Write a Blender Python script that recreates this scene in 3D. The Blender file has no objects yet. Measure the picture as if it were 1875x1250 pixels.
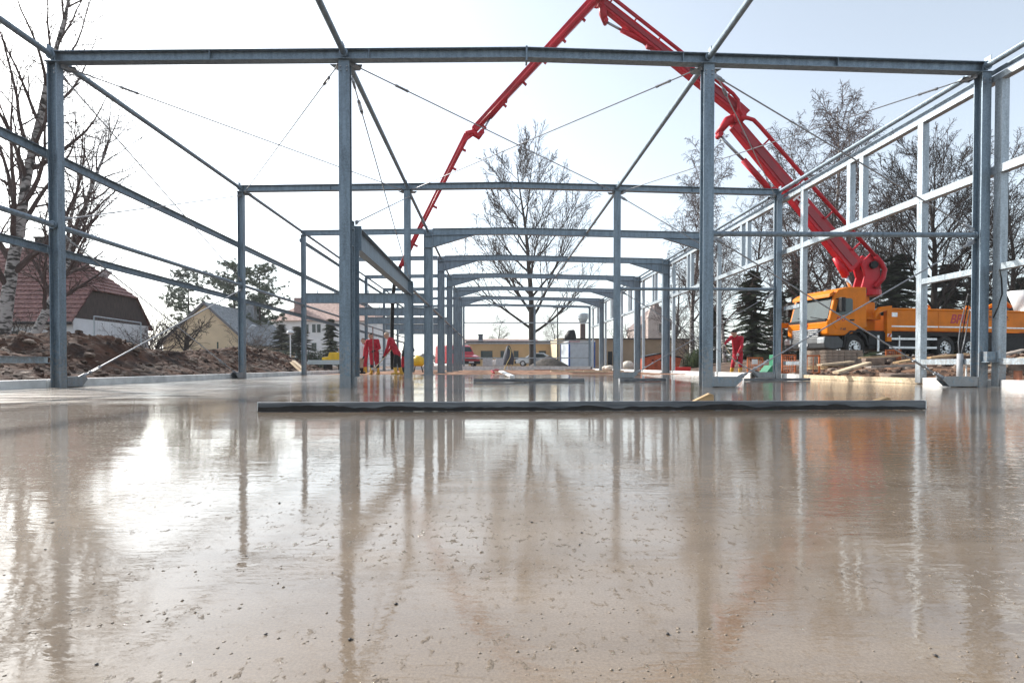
import bpy, bmesh, math, random
from mathutils import Vector, Matrix, Quaternion, noise
R = math.radians
rnd = random.Random(7)
sc = bpy.context.scene
COL = sc.collection

# ------------------------------------------------------------------ camera
F_PX, CX, CY, HCAM = 1040.0, 923.8, 685.8, 0.35
YAW, PIT = R(1.2236), R(-0.9078)
cd = bpy.data.cameras.new('camera'); cam = bpy.data.objects.new('camera', cd); COL.objects.link(cam)
cd.sensor_width = 36; cd.lens = F_PX / 1875 * 36
cd.shift_x = (937.5 - CX) / 1875; cd.shift_y = (CY - 625) / 1875
cd.clip_start = 0.05; cd.clip_end = 3000
cam.location = (0, 0, HCAM); cam.rotation_euler = (R(90) + PIT, 0, -YAW)
sc.camera = cam

# ------------------------------------------------------------------ sky, sun, exposure
SUN_AZ, SUN_EL = R(-52), R(33)        # azimuth from +Y, negative = left
w = bpy.data.worlds.new('World'); sc.world = w; w.use_nodes = True
nt = w.node_tree; nt.nodes.clear()
sky = nt.nodes.new('ShaderNodeTexSky'); sky.sky_type = 'NISHITA'; sky.sun_disc = False
sky.sun_elevation = SUN_EL; sky.sun_rotation = SUN_AZ
sky.air_density = 1.0; sky.dust_density = 1.8; sky.ozone_density = 1.0; sky.altitude = 200
bg = nt.nodes.new('ShaderNodeBackground'); bg.inputs['Strength'].default_value = 0.12
hsv = nt.nodes.new('ShaderNodeHueSaturation'); hsv.inputs['Saturation'].default_value = 0.46
wo = nt.nodes.new('ShaderNodeOutputWorld')
tint = nt.nodes.new('ShaderNodeMix'); tint.data_type = 'RGBA'; tint.blend_type = 'MULTIPLY'; tint.inputs[0].default_value = 1; tint.inputs[7].default_value = (0.96, 1.0, 1.0, 1)
nt.links.new(sky.outputs[0], hsv.inputs['Color']); nt.links.new(hsv.outputs[0], tint.inputs[6]); nt.links.new(tint.outputs[2], bg.inputs['Color']); nt.links.new(bg.outputs[0], wo.inputs['Surface'])
sd = bpy.data.lights.new('sun', 'SUN'); sun = bpy.data.objects.new('sun', sd); COL.objects.link(sun)
sd.energy = 2.9; sd.angle = R(2.2); sd.color = (1.0, 0.95, 0.88)
tosun = Vector((math.sin(SUN_AZ) * math.cos(SUN_EL), math.cos(SUN_AZ) * math.cos(SUN_EL), math.sin(SUN_EL)))
sun.rotation_euler = tosun.to_track_quat('Z', 'Y').to_euler(); sun.location = tosun * 60
vs = sc.view_settings; vs.view_transform = 'Standard'; vs.look = 'None'; vs.gamma = 1; vs.use_curve_mapping = False
vs.exposure = 1.22
sc.cycles.max_bounces = 6; sc.cycles.diffuse_bounces = 3; sc.cycles.glossy_bounces = 3; sc.cycles.transparent_max_bounces = 12
sc.cycles.sample_clamp_indirect = 6

# ------------------------------------------------------------------ measuring helpers
def ray(px, py):
    u = (px - CX) / F_PX; v = -(py - CY) / F_PX
    c, s = math.cos(PIT), math.sin(PIT); y = c - s * v; z = s + c * v
    c, s = math.cos(YAW), math.sin(YAW)
    return Vector((c * u + s * y, -s * u + c * y, z))
def at(px, py, Y):                      # point of the place at depth Y along the hall
    d = ray(px, py); k = Y / d.y
    return Vector((d.x * k, Y, HCAM + d.z * k))
def gx(px, Y): return at(px, 669, Y).x
def gz(py, Y, px=901): return at(px, py, Y).z

# ------------------------------------------------------------------ materials
MATS = {}
def nodes(m): m.use_nodes = True; return m.node_tree.nodes, m.node_tree.links, m.node_tree.nodes['Principled BSDF']
def mat(name, col, rough=0.6, metal=0.0, var=0.18, scale=6.0, bump=0.0, bscale=40.0, coat=0.0, col2=None, stretch=(1, 1, 1), coord='Object', spec=0.5, rvar=0.0, detail=4):
    if name in MATS: return MATS[name]
    m = bpy.data.materials.new(name); n, l, b = nodes(m)
    tc = n.new('ShaderNodeTexCoord'); mp = n.new('ShaderNodeMapping'); mp.inputs['Scale'].default_value = stretch
    l.new(tc.outputs[coord], mp.inputs[0])
    nz = n.new('ShaderNodeTexNoise'); nz.inputs['Scale'].default_value = scale; nz.inputs['Detail'].default_value = detail
    l.new(mp.outputs[0], nz.inputs['Vector'])
    cr = n.new('ShaderNodeValToRGB'); cr.color_ramp.elements[0].position = 0.32; cr.color_ramp.elements[1].position = 0.68
    c1 = [max(0, c * (1 - var)) for c in col]; c2 = list(col2) if col2 else [min(1, c * (1 + var)) for c in col]
    cr.color_ramp.elements[0].color = (*c1, 1); cr.color_ramp.elements[1].color = (*c2, 1)
    l.new(nz.outputs['Fac'], cr.inputs[0]); l.new(cr.outputs[0], b.inputs['Base Color'])
    b.inputs['Roughness'].default_value = rough; b.inputs['Metallic'].default_value = metal
    b.inputs['Specular IOR Level'].default_value = spec
    if rvar:
        mr = n.new('ShaderNodeMapRange'); mr.inputs['To Min'].default_value = max(0.02, rough - rvar); mr.inputs['To Max'].default_value = min(1, rough + rvar)
        l.new(nz.outputs['Fac'], mr.inputs[0]); l.new(mr.outputs[0], b.inputs['Roughness'])
    if coat: b.inputs['Coat Weight'].default_value = coat; b.inputs['Coat Roughness'].default_value = 0.08
    if bump:
        n2 = n.new('ShaderNodeTexNoise'); n2.inputs['Scale'].default_value = bscale; n2.inputs['Detail'].default_value = 5
        l.new(mp.outputs[0], n2.inputs['Vector'])
        bp = n.new('ShaderNodeBump'); bp.inputs['Strength'].default_value = 1; bp.inputs['Distance'].default_value = bump
        l.new(n2.outputs['Fac'], bp.inputs['Height']); l.new(bp.outputs[0], b.inputs['Normal'])
    MATS[name] = m; return m
def steel(name, base, rough, metal):
    m = bpy.data.materials.new(name); n, l, b = nodes(m)
    tc = n.new('ShaderNodeTexCoord')
    v = n.new('ShaderNodeTexVoronoi'); v.inputs['Scale'].default_value = 55; l.new(tc.outputs['Object'], v.inputs['Vector'])
    mp = n.new('ShaderNodeMapping'); mp.inputs['Scale'].default_value = (9, 9, 1.2); l.new(tc.outputs['Object'], mp.inputs[0])
    nz = n.new('ShaderNodeTexNoise'); nz.inputs['Scale'].default_value = 1.4; nz.inputs['Detail'].default_value = 7; nz.inputs['Roughness'].default_value = 0.65
    l.new(mp.outputs[0], nz.inputs['Vector'])
    sep = n.new('ShaderNodeSeparateColor'); l.new(v.outputs['Color'], sep.inputs[0])
    mx = n.new('ShaderNodeMath'); mx.operation = 'MULTIPLY_ADD'; mx.inputs[1].default_value = 0.22; l.new(sep.outputs[0], mx.inputs[0]); l.new(nz.outputs['Fac'], mx.inputs[2])
    cr = n.new('ShaderNodeValToRGB'); e = cr.color_ramp.elements
    e[0].position = 0.36; e[0].color = (*[c * 0.62 for c in base], 1); e[1].position = 0.82; e[1].color = (*[min(1, c * 1.3) for c in base], 1)
    l.new(mx.outputs[0], cr.inputs[0])
    sx = n.new('ShaderNodeSeparateXYZ'); l.new(tc.outputs['Object'], sx.inputs[0])
    hz = n.new('ShaderNodeMapRange'); hz.inputs['From Min'].default_value = 0.02; hz.inputs['From Max'].default_value = 0.75; hz.inputs['To Min'].default_value = 0.62; hz.inputs['To Max'].default_value = 0.38; l.new(sx.outputs[2], hz.inputs[0])
    sn = n.new('ShaderNodeTexNoise'); sn.inputs['Scale'].default_value = 22; sn.inputs['Detail'].default_value = 5; l.new(tc.outputs['Object'], sn.inputs['Vector'])
    gt_ = n.new('ShaderNodeMath'); gt_.operation = 'LESS_THAN'; l.new(sn.outputs['Fac'], gt_.inputs[0]); l.new(hz.outputs[0], gt_.inputs[1])
    low = n.new('ShaderNodeMath'); low.operation = 'LESS_THAN'; low.inputs[1].default_value = 0.75; l.new(sx.outputs[2], low.inputs[0])
    fm = n.new('ShaderNodeMath'); fm.operation = 'MULTIPLY'; l.new(gt_.outputs[0], fm.inputs[0]); l.new(low.outputs[0], fm.inputs[1])
    f2 = n.new('ShaderNodeMath'); f2.operation = 'MULTIPLY'; f2.inputs[1].default_value = 0.45; l.new(fm.outputs[0], f2.inputs[0])
    mxs = n.new('ShaderNodeMix'); mxs.data_type = 'RGBA'; mxs.inputs[7].default_value = (0.30, 0.28, 0.26, 1); l.new(f2.outputs[0], mxs.inputs[0]); l.new(cr.outputs[0], mxs.inputs[6]); l.new(mxs.outputs[2], b.inputs['Base Color'])
    mr = n.new('ShaderNodeMapRange'); mr.inputs['To Min'].default_value = rough - 0.1; mr.inputs['To Max'].default_value = rough + 0.15
    l.new(mx.outputs[0], mr.inputs[0]); l.new(mr.outputs[0], b.inputs['Roughness'])
    b.inputs['Metallic'].default_value = metal
    bp = n.new('ShaderNodeBump'); bp.inputs['Distance'].default_value = 0.0015; bp.inputs['Strength'].default_value = 0.5
    l.new(nz.outputs['Fac'], bp.inputs['Height']); l.new(bp.outputs[0], b.inputs['Normal'])
    MATS[name] = m; return m
STEEL = steel('galvanised_steel', (0.188, 0.240, 0.288), 0.40, 0.5)
STEELB = steel('bright_zinc_sheet', (0.35, 0.40, 0.44), 0.38, 0.4)
ROD = mat('rod_steel', (0.30, 0.31, 0.33), 0.45, 0.7, 0.2, 30)
RED = mat('boom_red_paint', (0.44, 0.006, 0.018), 0.38, 0, 0.25, 1.2, spec=0.3, rvar=0.1)
YEL = mat('truck_orange_paint', (0.70, 0.190, 0.0003), 0.45, 0, 0.16, 1.5, spec=0.2, rvar=0.1)
BLK = mat('black_plastic', (0.010, 0.0105, 0.012), 0.55, 0, 0.4, 8, spec=0.25)
RUB = mat('tyre_rubber', (0.022, 0.021, 0.02), 0.8, 0, 0.4, 12, bump=0.004, bscale=30)
ALU = mat('aluminium', (0.62, 0.64, 0.66), 0.35, 0.6, 0.15, 12)
CHR = mat('chrome_rod', (0.75, 0.76, 0.78), 0.18, 0.9, 0.05, 8)
WHT = mat('white_paint', (0.78, 0.79, 0.79), 0.5, 0, 0.1, 4)
LTR = mat('letter_red', (0.42, 0.01, 0.02), 0.4, 0, 0.1, 4)
LTD = mat('letter_dark', (0.05, 0.03, 0.03), 0.5, 0, 0.1, 4)
LTW = mat('letter_white', (0.75, 0.7, 0.7), 0.5, 0, 0.1, 4)
GLS = mat('vehicle_glass', (0.02, 0.04, 0.045), 0.06, 0, 0.2, 2, spec=0.45)
PLINTH = mat('plinth_concrete', (0.70, 0.69, 0.67), 0.8, 0, 0.2, 5, bump=0.004, bscale=25, col2=(0.8, 0.79, 0.77))
TIM = mat('timber', (0.50, 0.33, 0.17), 0.7, 0, 0.3, 3, bump=0.002, bscale=30, stretch=(1, 6, 6))
TIMP = mat('pale_timber', (0.58, 0.45, 0.30), 0.75, 0, 0.3, 3, bump=0.002, bscale=30, stretch=(1, 6, 6))
SOIL = mat('soil', (0.030, 0.0105, 0.005), 0.95, 0, 0.55, 2.2, bump=0.06, bscale=9, col2=(0.105, 0.042, 0.020), detail=8)
STONE = mat('stones', (0.17, 0.12, 0.09), 0.9, 0, 0.5, 4, bump=0.01, bscale=20, col2=(0.30, 0.22, 0.17))

# ------------------------------------------------------------------ mesh helpers
class MB:
    def __init__(s): s.v = []; s.f = []; s.mi = []; s.m = 0
    def add(s, vs_, fs):
        o = len(s.v); s.v += [tuple(v) for v in vs_]; s.f += [tuple(i + o for i in f) for f in fs]; s.mi += [s.m] * len(fs); return s
    def box(s, c, d, rz=0, M=None):
        x, y, z = d[0] / 2, d[1] / 2, d[2] / 2
        P = [Vector((a, b, e)) for a in (-x, x) for b in (-y, y) for e in (-z, z)]
        Q = M if M else Matrix.Rotation(rz, 3, 'Z')
        c = Vector(c); P = [c + Q @ p for p in P]
        return s.add(P, [(0, 1, 3, 2), (4, 6, 7, 5), (0, 4, 5, 1), (2, 3, 7, 6), (0, 2, 6, 4), (1, 5, 7, 3)])
    def b2(s, x0, x1, y0, y1, z0, z1): return s.box(((x0 + x1) / 2, (y0 + y1) / 2, (z0 + z1) / 2), (x1 - x0, y1 - y0, z1 - z0))
    def frame(s, d, up=None):
        d = Vector(d).normalized(); up = Vector(up) if up else (Vector((0, 0, 1)) if abs(d.z) < 0.95 else Vector((0, 1, 0)))
        a = up.cross(d).normalized(); return d, a, d.cross(a).normalized()
    def prof(s, p0, p1, outline, up=None):   # extrude a 2D outline (side, up) from p0 to p1
        p0, p1 = Vector(p0), Vector(p1); d, a, u = s.frame(p1 - p0, up); n = len(outline)
        V = [p + a * x + u * y for p in (p0, p1) for x, y in outline]
        return s.add(V, [(i, (i + 1) % n, n + (i + 1) % n, n + i) for i in range(n)] + [tuple(range(n - 1, -1, -1)), tuple(range(n, 2 * n))])
    def bar(s, p0, p1, wd, h, up=None): return s.prof(p0, p1, [(-wd / 2, -h / 2), (wd / 2, -h / 2), (wd / 2, h / 2), (-wd / 2, h / 2)], up)
    def ibeam(s, p0, p1, h, wd, tf=0.012, tw=0.009, up=None):
        x, y, t = wd / 2, h / 2, tw / 2
        return s.prof(p0, p1, [(-x, -y), (x, -y), (x, -y + tf), (t, -y + tf), (t, y - tf), (x, y - tf), (x, y), (-x, y), (-x, y - tf), (-t, y - tf), (-t, -y + tf), (-x, -y + tf)], up)
    def csec(s, p0, p1, h, wd, t=0.006, up=None, flip=1):
        x, y = wd / 2, h / 2; o = [(-x, -y), (x, -y), (x, -y + t), (-x + t, -y + t), (-x + t, y - t), (x, y - t), (x, y), (-x, y)]
        if flip < 0: o = [(-a, b) for a, b in o][::-1]
        return s.prof(p0, p1, o, up)
    def tube(s, p0, p1, r0, r1=None, n=10, cap=True):
        r1 = r0 if r1 is None else r1; p0, p1 = Vector(p0), Vector(p1); d, a, u = s.frame(p1 - p0)
        V = [p + (a * math.cos(2 * math.pi * i / n) + u * math.sin(2 * math.pi * i / n)) * r for p, r in ((p0, r0), (p1, r1)) for i in range(n)]
        Fc = [(i, (i + 1) % n, n + (i + 1) % n, n + i) for i in range(n)]
        if cap: Fc += [tuple(range(n - 1, -1, -1)), tuple(range(n, 2 * n))]
        return s.add(V, Fc)
    def path(s, pts, rs, n=8, cap=True):
        pts = [Vector(p) for p in pts]; k = len(pts)
        if not hasattr(rs, '__len__'): rs = [rs] * k
        V = []; pa = None
        for i, p in enumerate(pts):
            t = (pts[min(i + 1, k - 1)] - pts[max(i - 1, 0)]).normalized()
            if pa is None: d, a, u = s.frame(t)
            else:
                a = (pa - t * pa.dot(t)).normalized(); u = t.cross(a)
            pa = a
            V += [p + (a * math.cos(2 * math.pi * j / n) + u * math.sin(2 * math.pi * j / n)) * rs[i] for j in range(n)]
        Fc = [(i * n + j, i * n + (j + 1) % n, (i + 1) * n + (j + 1) % n, (i + 1) * n + j) for i in range(k - 1) for j in range(n)]
        if cap: Fc += [tuple(range(n - 1, -1, -1)), tuple(range((k - 1) * n, k * n))]
        return s.add(V, Fc)
    def extr(s, pts, vec):                   # extrude polygon (3D points) along vec
        n = len(pts); vec = Vector(vec); V = [Vector(p) for p in pts] + [Vector(p) + vec for p in pts]
        return s.add(V, [(i, (i + 1) % n, n + (i + 1) % n, n + i) for i in range(n)] + [tuple(range(n - 1, -1, -1)), tuple(range(n, 2 * n))])
    def ell(s, c, r, nu=10, nv=7, jit=0, rr=None):
        c = Vector(c); V = [c + Vector((0, 0, r[2]))]
        for i in range(1, nv):
            t = math.pi * i / nv
            for j in range(nu):
                a = 2 * math.pi * j / nu; k = 1 + (rr.uniform(-jit, jit) if jit else 0)
                V.append(c + Vector((r[0] * math.sin(t) * math.cos(a) * k, r[1] * math.sin(t) * math.sin(a) * k, r[2] * math.cos(t) * k)))
        V.append(c - Vector((0, 0, r[2]))); m = len(V) - 1
        Fc = [(0, 1 + j, 1 + (j + 1) % nu) for j in range(nu)]
        for i in range(nv - 2):
            for j in range(nu): a = 1 + i * nu; Fc.append((a + j, a + nu + j, a + nu + (j + 1) % nu, a + (j + 1) % nu))
        a = 1 + (nv - 2) * nu; Fc += [(a + j, m, a + (j + 1) % nu) for j in range(nu)]
        return s.add(V, Fc)
    def mesh(s, name, mats, smooth=False):
        me = bpy.data.meshes.new(name); me.from_pydata(s.v, [], s.f); 
        for m in (mats if isinstance(mats, (list, tuple)) else [mats]): me.materials.append(m)
        if any(s.mi): me.polygons.foreach_set('material_index', s.mi)
        if smooth: me.polygons.foreach_set('use_smooth', [True] * len(s.f))
        me.update(); return me
    def build(s, name, mats, parent=None, smooth=False, fix=True):
        me = s.mesh(name, mats, smooth)
        if fix:
            bm = bmesh.new(); bm.from_mesh(me); bmesh.ops.recalc_face_normals(bm, faces=bm.faces); bm.to_mesh(me); bm.free()
        return link(name, me, parent)
def link(name, me, parent=None):
    o = bpy.data.objects.new(name, me); COL.objects.link(o)
    if parent is not None:
        o.parent = parent
        if parent.get('world_parts'): o.matrix_parent_inverse = Matrix.Translation(-Vector(parent['world_parts']))
    return o
def tag(o, label, cat, group=None, kind=None):
    if label: o['label'] = label
    if cat: o['category'] = cat
    if group: o['group'] = group
    if kind: o['kind'] = kind
    return o
def thing(name, label, cat, loc=(0, 0, 0), rz=0, group=None, world=False):
    o = bpy.data.objects.new(name, None); COL.objects.link(o); o.location = loc; o.rotation_euler = (0, 0, rz); o.empty_display_size = 0.2
    if world: WP[o.name] = Vector(loc)
    return tag(o, label, cat, group)
WP = {}
def part(name, mb, mats, parent, smooth=False, fix=True):
    o = mb.build(name, mats, None, smooth, fix); o.parent = parent
    t = parent
    while t.parent is not None: t = t.parent
    if t.name in WP and parent is t: o.matrix_parent_inverse = Matrix.Translation(-WP[t.name])
    return o
def bevel(o, wd, seg=1):
    m = o.modifiers.new('bevel', 'BEVEL'); m.width = wd; m.segments = seg; m.limit_method = 'ANGLE'; m.angle_limit = R(40); return o
def fbm(x, y, z=0, oct=4):
    s = 0; a = 1
    for i in range(oct): s += a * noise.noise(Vector((x, y, z))); x *= 2.03; y *= 2.03; z += 7.1; a *= 0.5
    return s

# ================================================================== THE GROUND
YF = [9.15, 15.82] + [20.99 + 5.17 * i for i in range(6)]     # the eight frames
XL, XM, XN, XR = -6.93, -2.36, 3.495, 8.05                     # column lines
def sst(a, b, x): t = max(0, min(1, (x - a) / (b - a))); return t * t * (3 - 2 * t)
def terr(x, y):
    inside = -7.35 < x < 8.6 and y < 47.2
    if inside: return -0.06 + (0.025 * fbm(x * 0.8, y * 0.8) if y > 21 else 0)
    right = sst(8.6, 16.5, x) * (1 - sst(34, 48, y))
    z = 0.63 * right + (0.02 if x > 8 else -0.02) * (1 - right)
    far = max(sst(47, 60, y), sst(13, 24, -x)) * (1 - right)
    z = z * (1 - far) + 0.3 * far
    near = 1 if abs(x) < 40 and y < 70 else 0.3
    return z + near * (0.05 * fbm(x * 0.7, y * 0.7) + 0.03 * fbm(x * 2.7, y * 2.7, 3, 2)) * (0.4 + right)
def axis(segs):
    out = []
    for a, b, st in segs:
        n = max(1, round((b - a) / st)); out += [a + (b - a) * i / n for i in range(n)]
    return out + [segs[-1][1]]
xs = axis([(-900, -100, 200), (-100, -30, 10), (-30, -7.4, 0.8), (-7.4, 8.6, 1.0), (8.6, 30, 0.3), (30, 100, 7), (100, 900, 200)])
ys = axis([(-120, -10, 22), (-10, 2, 3), (2, 32, 0.4), (32, 60, 1.2), (60, 200, 14), (200, 1800, 200)])
g = MB(); nx = len(xs)
g.v = [(x, y, terr(x, y)) for y in ys for x in xs]
g.f = [(j * nx + i, j * nx + i + 1, (j + 1) * nx + i + 1, (j + 1) * nx + i) for j in range(len(ys) - 1) for i in range(nx - 1)]; g.mi = [0] * len(g.f)
GRD = mat('site_ground', (0.085, 0.052, 0.034), 0.95, 0, 0.45, 1.1, bump=0.05, bscale=7, col2=(0.19, 0.12, 0.08), detail=8)
tag(g.build('ground', GRD, None, True, False), None, None, kind='structure')

# wet concrete floor -------------------------------------------------
def wet_concrete():
    m = bpy.data.materials.new('wet_concrete'); n, l, b = nodes(m)
    tc = n.new('ShaderNodeTexCoord')
    def nz(sc_, st=(1, 1, 1), det=4, ro=0.55, off=0.0, dist=0.0):
        mp = n.new('ShaderNodeMapping'); mp.inputs['Scale'].default_value = st; mp.inputs['Rotation'].default_value = (0, 0, R(5)); mp.inputs['Location'].default_value = (off, off * 0.7, 0); l.new(tc.outputs['Object'], mp.inputs[0])
        t = n.new('ShaderNodeTexNoise'); t.inputs['Scale'].default_value = sc_; t.inputs['Detail'].default_value = det; t.inputs['Roughness'].default_value = ro; t.inputs['Distortion'].default_value = dist
        l.new(mp.outputs[0], t.inputs['Vector']); return t.outputs['Fac']
    def ramp(i, p0, p1, c0=(0, 0, 0, 1), c1=(1, 1, 1, 1)):
        r = n.new('ShaderNodeValToRGB'); r.color_ramp.elements[0].position = p0; r.color_ramp.elements[1].position = p1
        r.color_ramp.elements[0].color = c0; r.color_ramp.elements[1].color = c1; l.new(i, r.inputs[0]); return r.outputs[0]
    def ma(op, a, c, d=None):
        q = n.new('ShaderNodeMath'); q.operation = op
        for k, x in enumerate((a, c, d)):
            if x is None: continue
            if isinstance(x, (int, float)): q.inputs[k].default_value = x
            else: l.new(x, q.inputs[k])
        return q.outputs[0]
    def mix(bt, f, a, c):
        q = n.new('ShaderNodeMix'); q.data_type = 'RGBA'; q.blend_type = bt
        for k, x in ((0, f), (6, a), (7, c)):
            if isinstance(x, (int, float)): q.inputs[k].default_value = x
            elif isinstance(x, tuple): q.inputs[k].default_value = x
            else: l.new(x, q.inputs[k])
        return q.outputs[2]
    big = nz(0.55, (1, 1.5, 1), 5, off=3.1); mid = nz(5, (0.6, 1.6, 1), 7, 0.62); sand = nz(260, (1, 1, 1), 3); grain = nz(900, (1, 1, 1), 2)
    # where the bleed water has soaked away the cement is matt; elsewhere a film stands on it
    sep = n.new('ShaderNodeSeparateXYZ'); l.new(tc.outputs['Object'], sep.inputs[0])
    dx = ma('MULTIPLY_ADD', sep.outputs[0], 1.55, -0.12); dy = ma('MULTIPLY_ADD', sep.outputs[1], 0.75, -0.45)
    dry0 = ma('SUBTRACT', 1.0, ma('POWER', ma('ADD', ma('MULTIPLY', dx, dx), ma('MULTIPLY', dy, dy)), 0.5))       # one large drying patch in the middle of the pour
    patch = nz(1.5, (0.6, 1.5, 1), 6, 0.62, 1.7, 0.4)
    dry = ramp(ma('ADD', ma('MULTIPLY_ADD', patch, 1.9, -0.72), ma('MAXIMUM', ma('MULTIPLY', dry0, 0.55), -0.22)), 0.26, 0.80)
    lump = nz(60, (1.0, 0.62, 1), 6, 0.66, 0, 0.0); lsel = ramp(nz(2.0, (0.55, 2.6, 1), 5, 0.6, 9.0), 0.50, 0.62)
    lumps = ma('MULTIPLY', ramp(lump, 0.59, 0.76), ma('MULTIPLY_ADD', dry, 0.6, ma('MULTIPLY', lsel, 0.75)))
    pits = ramp(nz(70, (1, 1.2, 1), 2, 0.5, 4.0), 0.73, 0.80)
    c = ramp(big, 0.30, 0.72, (0.150, 0.110, 0.074, 1), (0.222, 0.172, 0.124, 1))
    c = mix('OVERLAY', 0.55, c, ramp(mid, 0.28, 0.76, (0.33, 0.31, 0.29, 1), (0.66, 0.65, 0.63, 1)))
    c = mix('MIX', ma('MULTIPLY', dry, 0.55), c, (0.272, 0.208, 0.144, 1))
    c = mix('OVERLAY', 0.5, c, ramp(sand, 0.3, 0.7, (0.32, 0.31, 0.3, 1), (0.68, 0.68, 0.67, 1)))
    c = mix('OVERLAY', 0.35, c, ramp(grain, 0.35, 0.65, (0.3, 0.3, 0.3, 1), (0.7, 0.7, 0.7, 1)))
    c = mix('MIX', ma('MULTIPLY', lumps, 0.55), c, (0.30, 0.245, 0.195, 1))
    c = mix('MIX', ma('MULTIPLY', pits, 0.3), c, (0.07, 0.055, 0.045, 1))
    l.new(c, b.inputs['Base Color'])
    b.inputs['Roughness'].default_value = 0.6; b.inputs['Specular IOR Level'].default_value = 0.06
    b.inputs['Coat Weight'].default_value = 1.0; b.inputs['Coat IOR'].default_value = 1.68
    wave = nz(1.8, (0.5, 2.0, 1), 3, 0.5); strk = nz(3.0, (0.20, 2.6, 1), 6, 0.62, 5.0); smask = ramp(nz(0.33, (0.7, 1.5, 1), 3, 0.5, 2.0), 0.42, 0.60)
    lft = n.new('ShaderNodeMapRange'); lft.inputs['From Min'].default_value = -2.0; lft.inputs['From Max'].default_value = -4.2; l.new(sep.outputs[0], lft.inputs[0])
    fr0 = n.new('ShaderNodeMapRange'); fr0.inputs['From Min'].default_value = 4.2; fr0.inputs['From Max'].default_value = 5.6; l.new(sep.outputs[1], fr0.inputs[0])
    rag = ma('MULTIPLY', ma('MULTIPLY', lft.outputs[0], fr0.outputs[0]), ramp(strk, 0.40, 0.58))       # ragged, freshly raked stretch along the left edge
    l.new(ma('MULTIPLY_ADD', rag, 0.30, ma('MULTIPLY_ADD', dry, 0.075, 0.016)), b.inputs['Coat Roughness'])
    rip = nz(13, (0.45, 1.4, 1), 3, 0.5, 0, 0.6); rip2 = nz(42, (0.55, 1.3, 1), 3, 0.55, 7.0, 0.5)
    far = n.new('ShaderNodeMapRange'); far.inputs['From Min'].default_value = 3.6; far.inputs['From Max'].default_value = 8.5; l.new(sep.outputs[1], far.inputs[0])
    rgt = n.new('ShaderNodeMapRange'); rgt.inputs['From Min'].default_value = 0.35; rgt.inputs['From Max'].default_value = 0.95; l.new(ma('MULTIPLY_ADD', patch, 0.5, ma('ADD', sep.outputs[0], -0.25)), rgt.inputs[0])
    rmask = ramp(nz(0.8, (0.8, 1.4, 1), 4, 0.6, 6.0), 0.40, 0.66)
    rmask = ma('MAXIMUM', ma('MULTIPLY', rmask, 0.55), rgt.outputs[0])
    h = ma('MULTIPLY', wave, 0.0011)
    h = ma('MULTIPLY_ADD', ma('MULTIPLY', strk, ma('MAXIMUM', smask, 0.35)), ma('MULTIPLY_ADD', far.outputs[0], 0.0042, 0.0012), h)
    h = ma('MULTIPLY_ADD', ma('MULTIPLY', rip, ma('MULTIPLY_ADD', rmask, 0.8, 0.22)), 0.00092, h)
    h = ma('MULTIPLY_ADD', ma('MULTIPLY', rip2, ma('MULTIPLY_ADD', rmask, 0.55, 0.45)), 0.00042, h)
    h = ma('MULTIPLY_ADD', lumps, 0.0046, h)
    h = ma('MULTIPLY_ADD', pits, -0.0015, h)
    h = ma('MULTIPLY_ADD', ma('MULTIPLY', sand, ma('MULTIPLY_ADD', dry, 0.75, 0.10)), 0.00016, h)
    bp = n.new('ShaderNodeBump'); bp.inputs['Strength'].default_value = 1; bp.inputs['Distance'].default_value = 1; l.new(h, bp.inputs['Height'])
    l.new(bp.outputs[0], b.inputs['Normal']); l.new(bp.outputs[0], b.inputs['Coat Normal'])
    return m
WETC = wet_concrete()
fl = MB().b2(-7.02, 8.16, -7, 22.2, -0.2, 0)
tag(fl.build('concrete_floor', WETC), None, None, kind='structure')
sb = MB(); nxx, nyy = 60, 90                                     # unpoured red hardcore beyond the pour
sb.v = [(-7.0 + 15.1 * i / nxx, 22.1 + 24.6 * j / nyy, -0.01 + 0.035 * fbm((-7 + 15.1 * i / nxx) * 1.2, (22 + 24.6 * j / nyy) * 1.2)) for j in range(nyy + 1) for i in range(nxx + 1)]
sb.f = [(j * (nxx + 1) + i, j * (nxx + 1) + i + 1, (j + 1) * (nxx + 1) + i + 1, (j + 1) * (nxx + 1) + i) for j in range(nyy) for i in range(nxx)]; sb.mi = [0] * len(sb.f)
HARD = mat('red_hardcore', (0.22, 0.085, 0.04), 0.95, 0, 0.4, 3, bump=0.02, bscale=20, col2=(0.34, 0.19, 0.11), detail=7)
tag(sb.build('hardcore_bed', HARD, None, True, False), None, None, kind='structure')

# low edge beams round the slab --------------------------------------
def plinth(x0, x1, y0, y1, z1, name='precast_kerb'):
    o = bevel(MB().b2(x0, x1, y0, y1, -0.15, z1).build(name, PLINTH), 0.008); return o
def kerb(label, *a): return tag(plinth(*a), label, 'kerb', 'precast edge beams round the slab')
k = 0
for a, b in zip([-6.0] + YF[:-1], YF):
    lab = ['pale concrete edge beam at left of slab, nearest the camera', 'pale concrete edge beam at left of slab between first and second columns',
           'pale concrete edge beam at left of slab between second and third columns'][k] if k < 3 else 'pale concrete edge beam far back along left wall'
    kerb(lab, -7.30, -7.05, a + 0.01, b - 0.01, 0.13); k += 1
for (a, b), lab in zip([(3.0, 9.0), (9.02, 10.66), (14.9, 20.95), (21.0, 33.0), (33.02, 46.7)],
                  ['pale concrete edge beam at right edge of slab, nearest the camera', 'short pale edge beam beside the right braced column',
                   'pale concrete edge beam at right between second and third columns', 'pale edge beam along right wall past the third column', 'pale edge beam along far right wall']):
    kerb(lab, 8.2, 8.42, a, b, 0.12)
kerb('pale concrete edge beam across the far end of the hall', -7.0, 8.1, 46.75, 47.0, 0.30)
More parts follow.
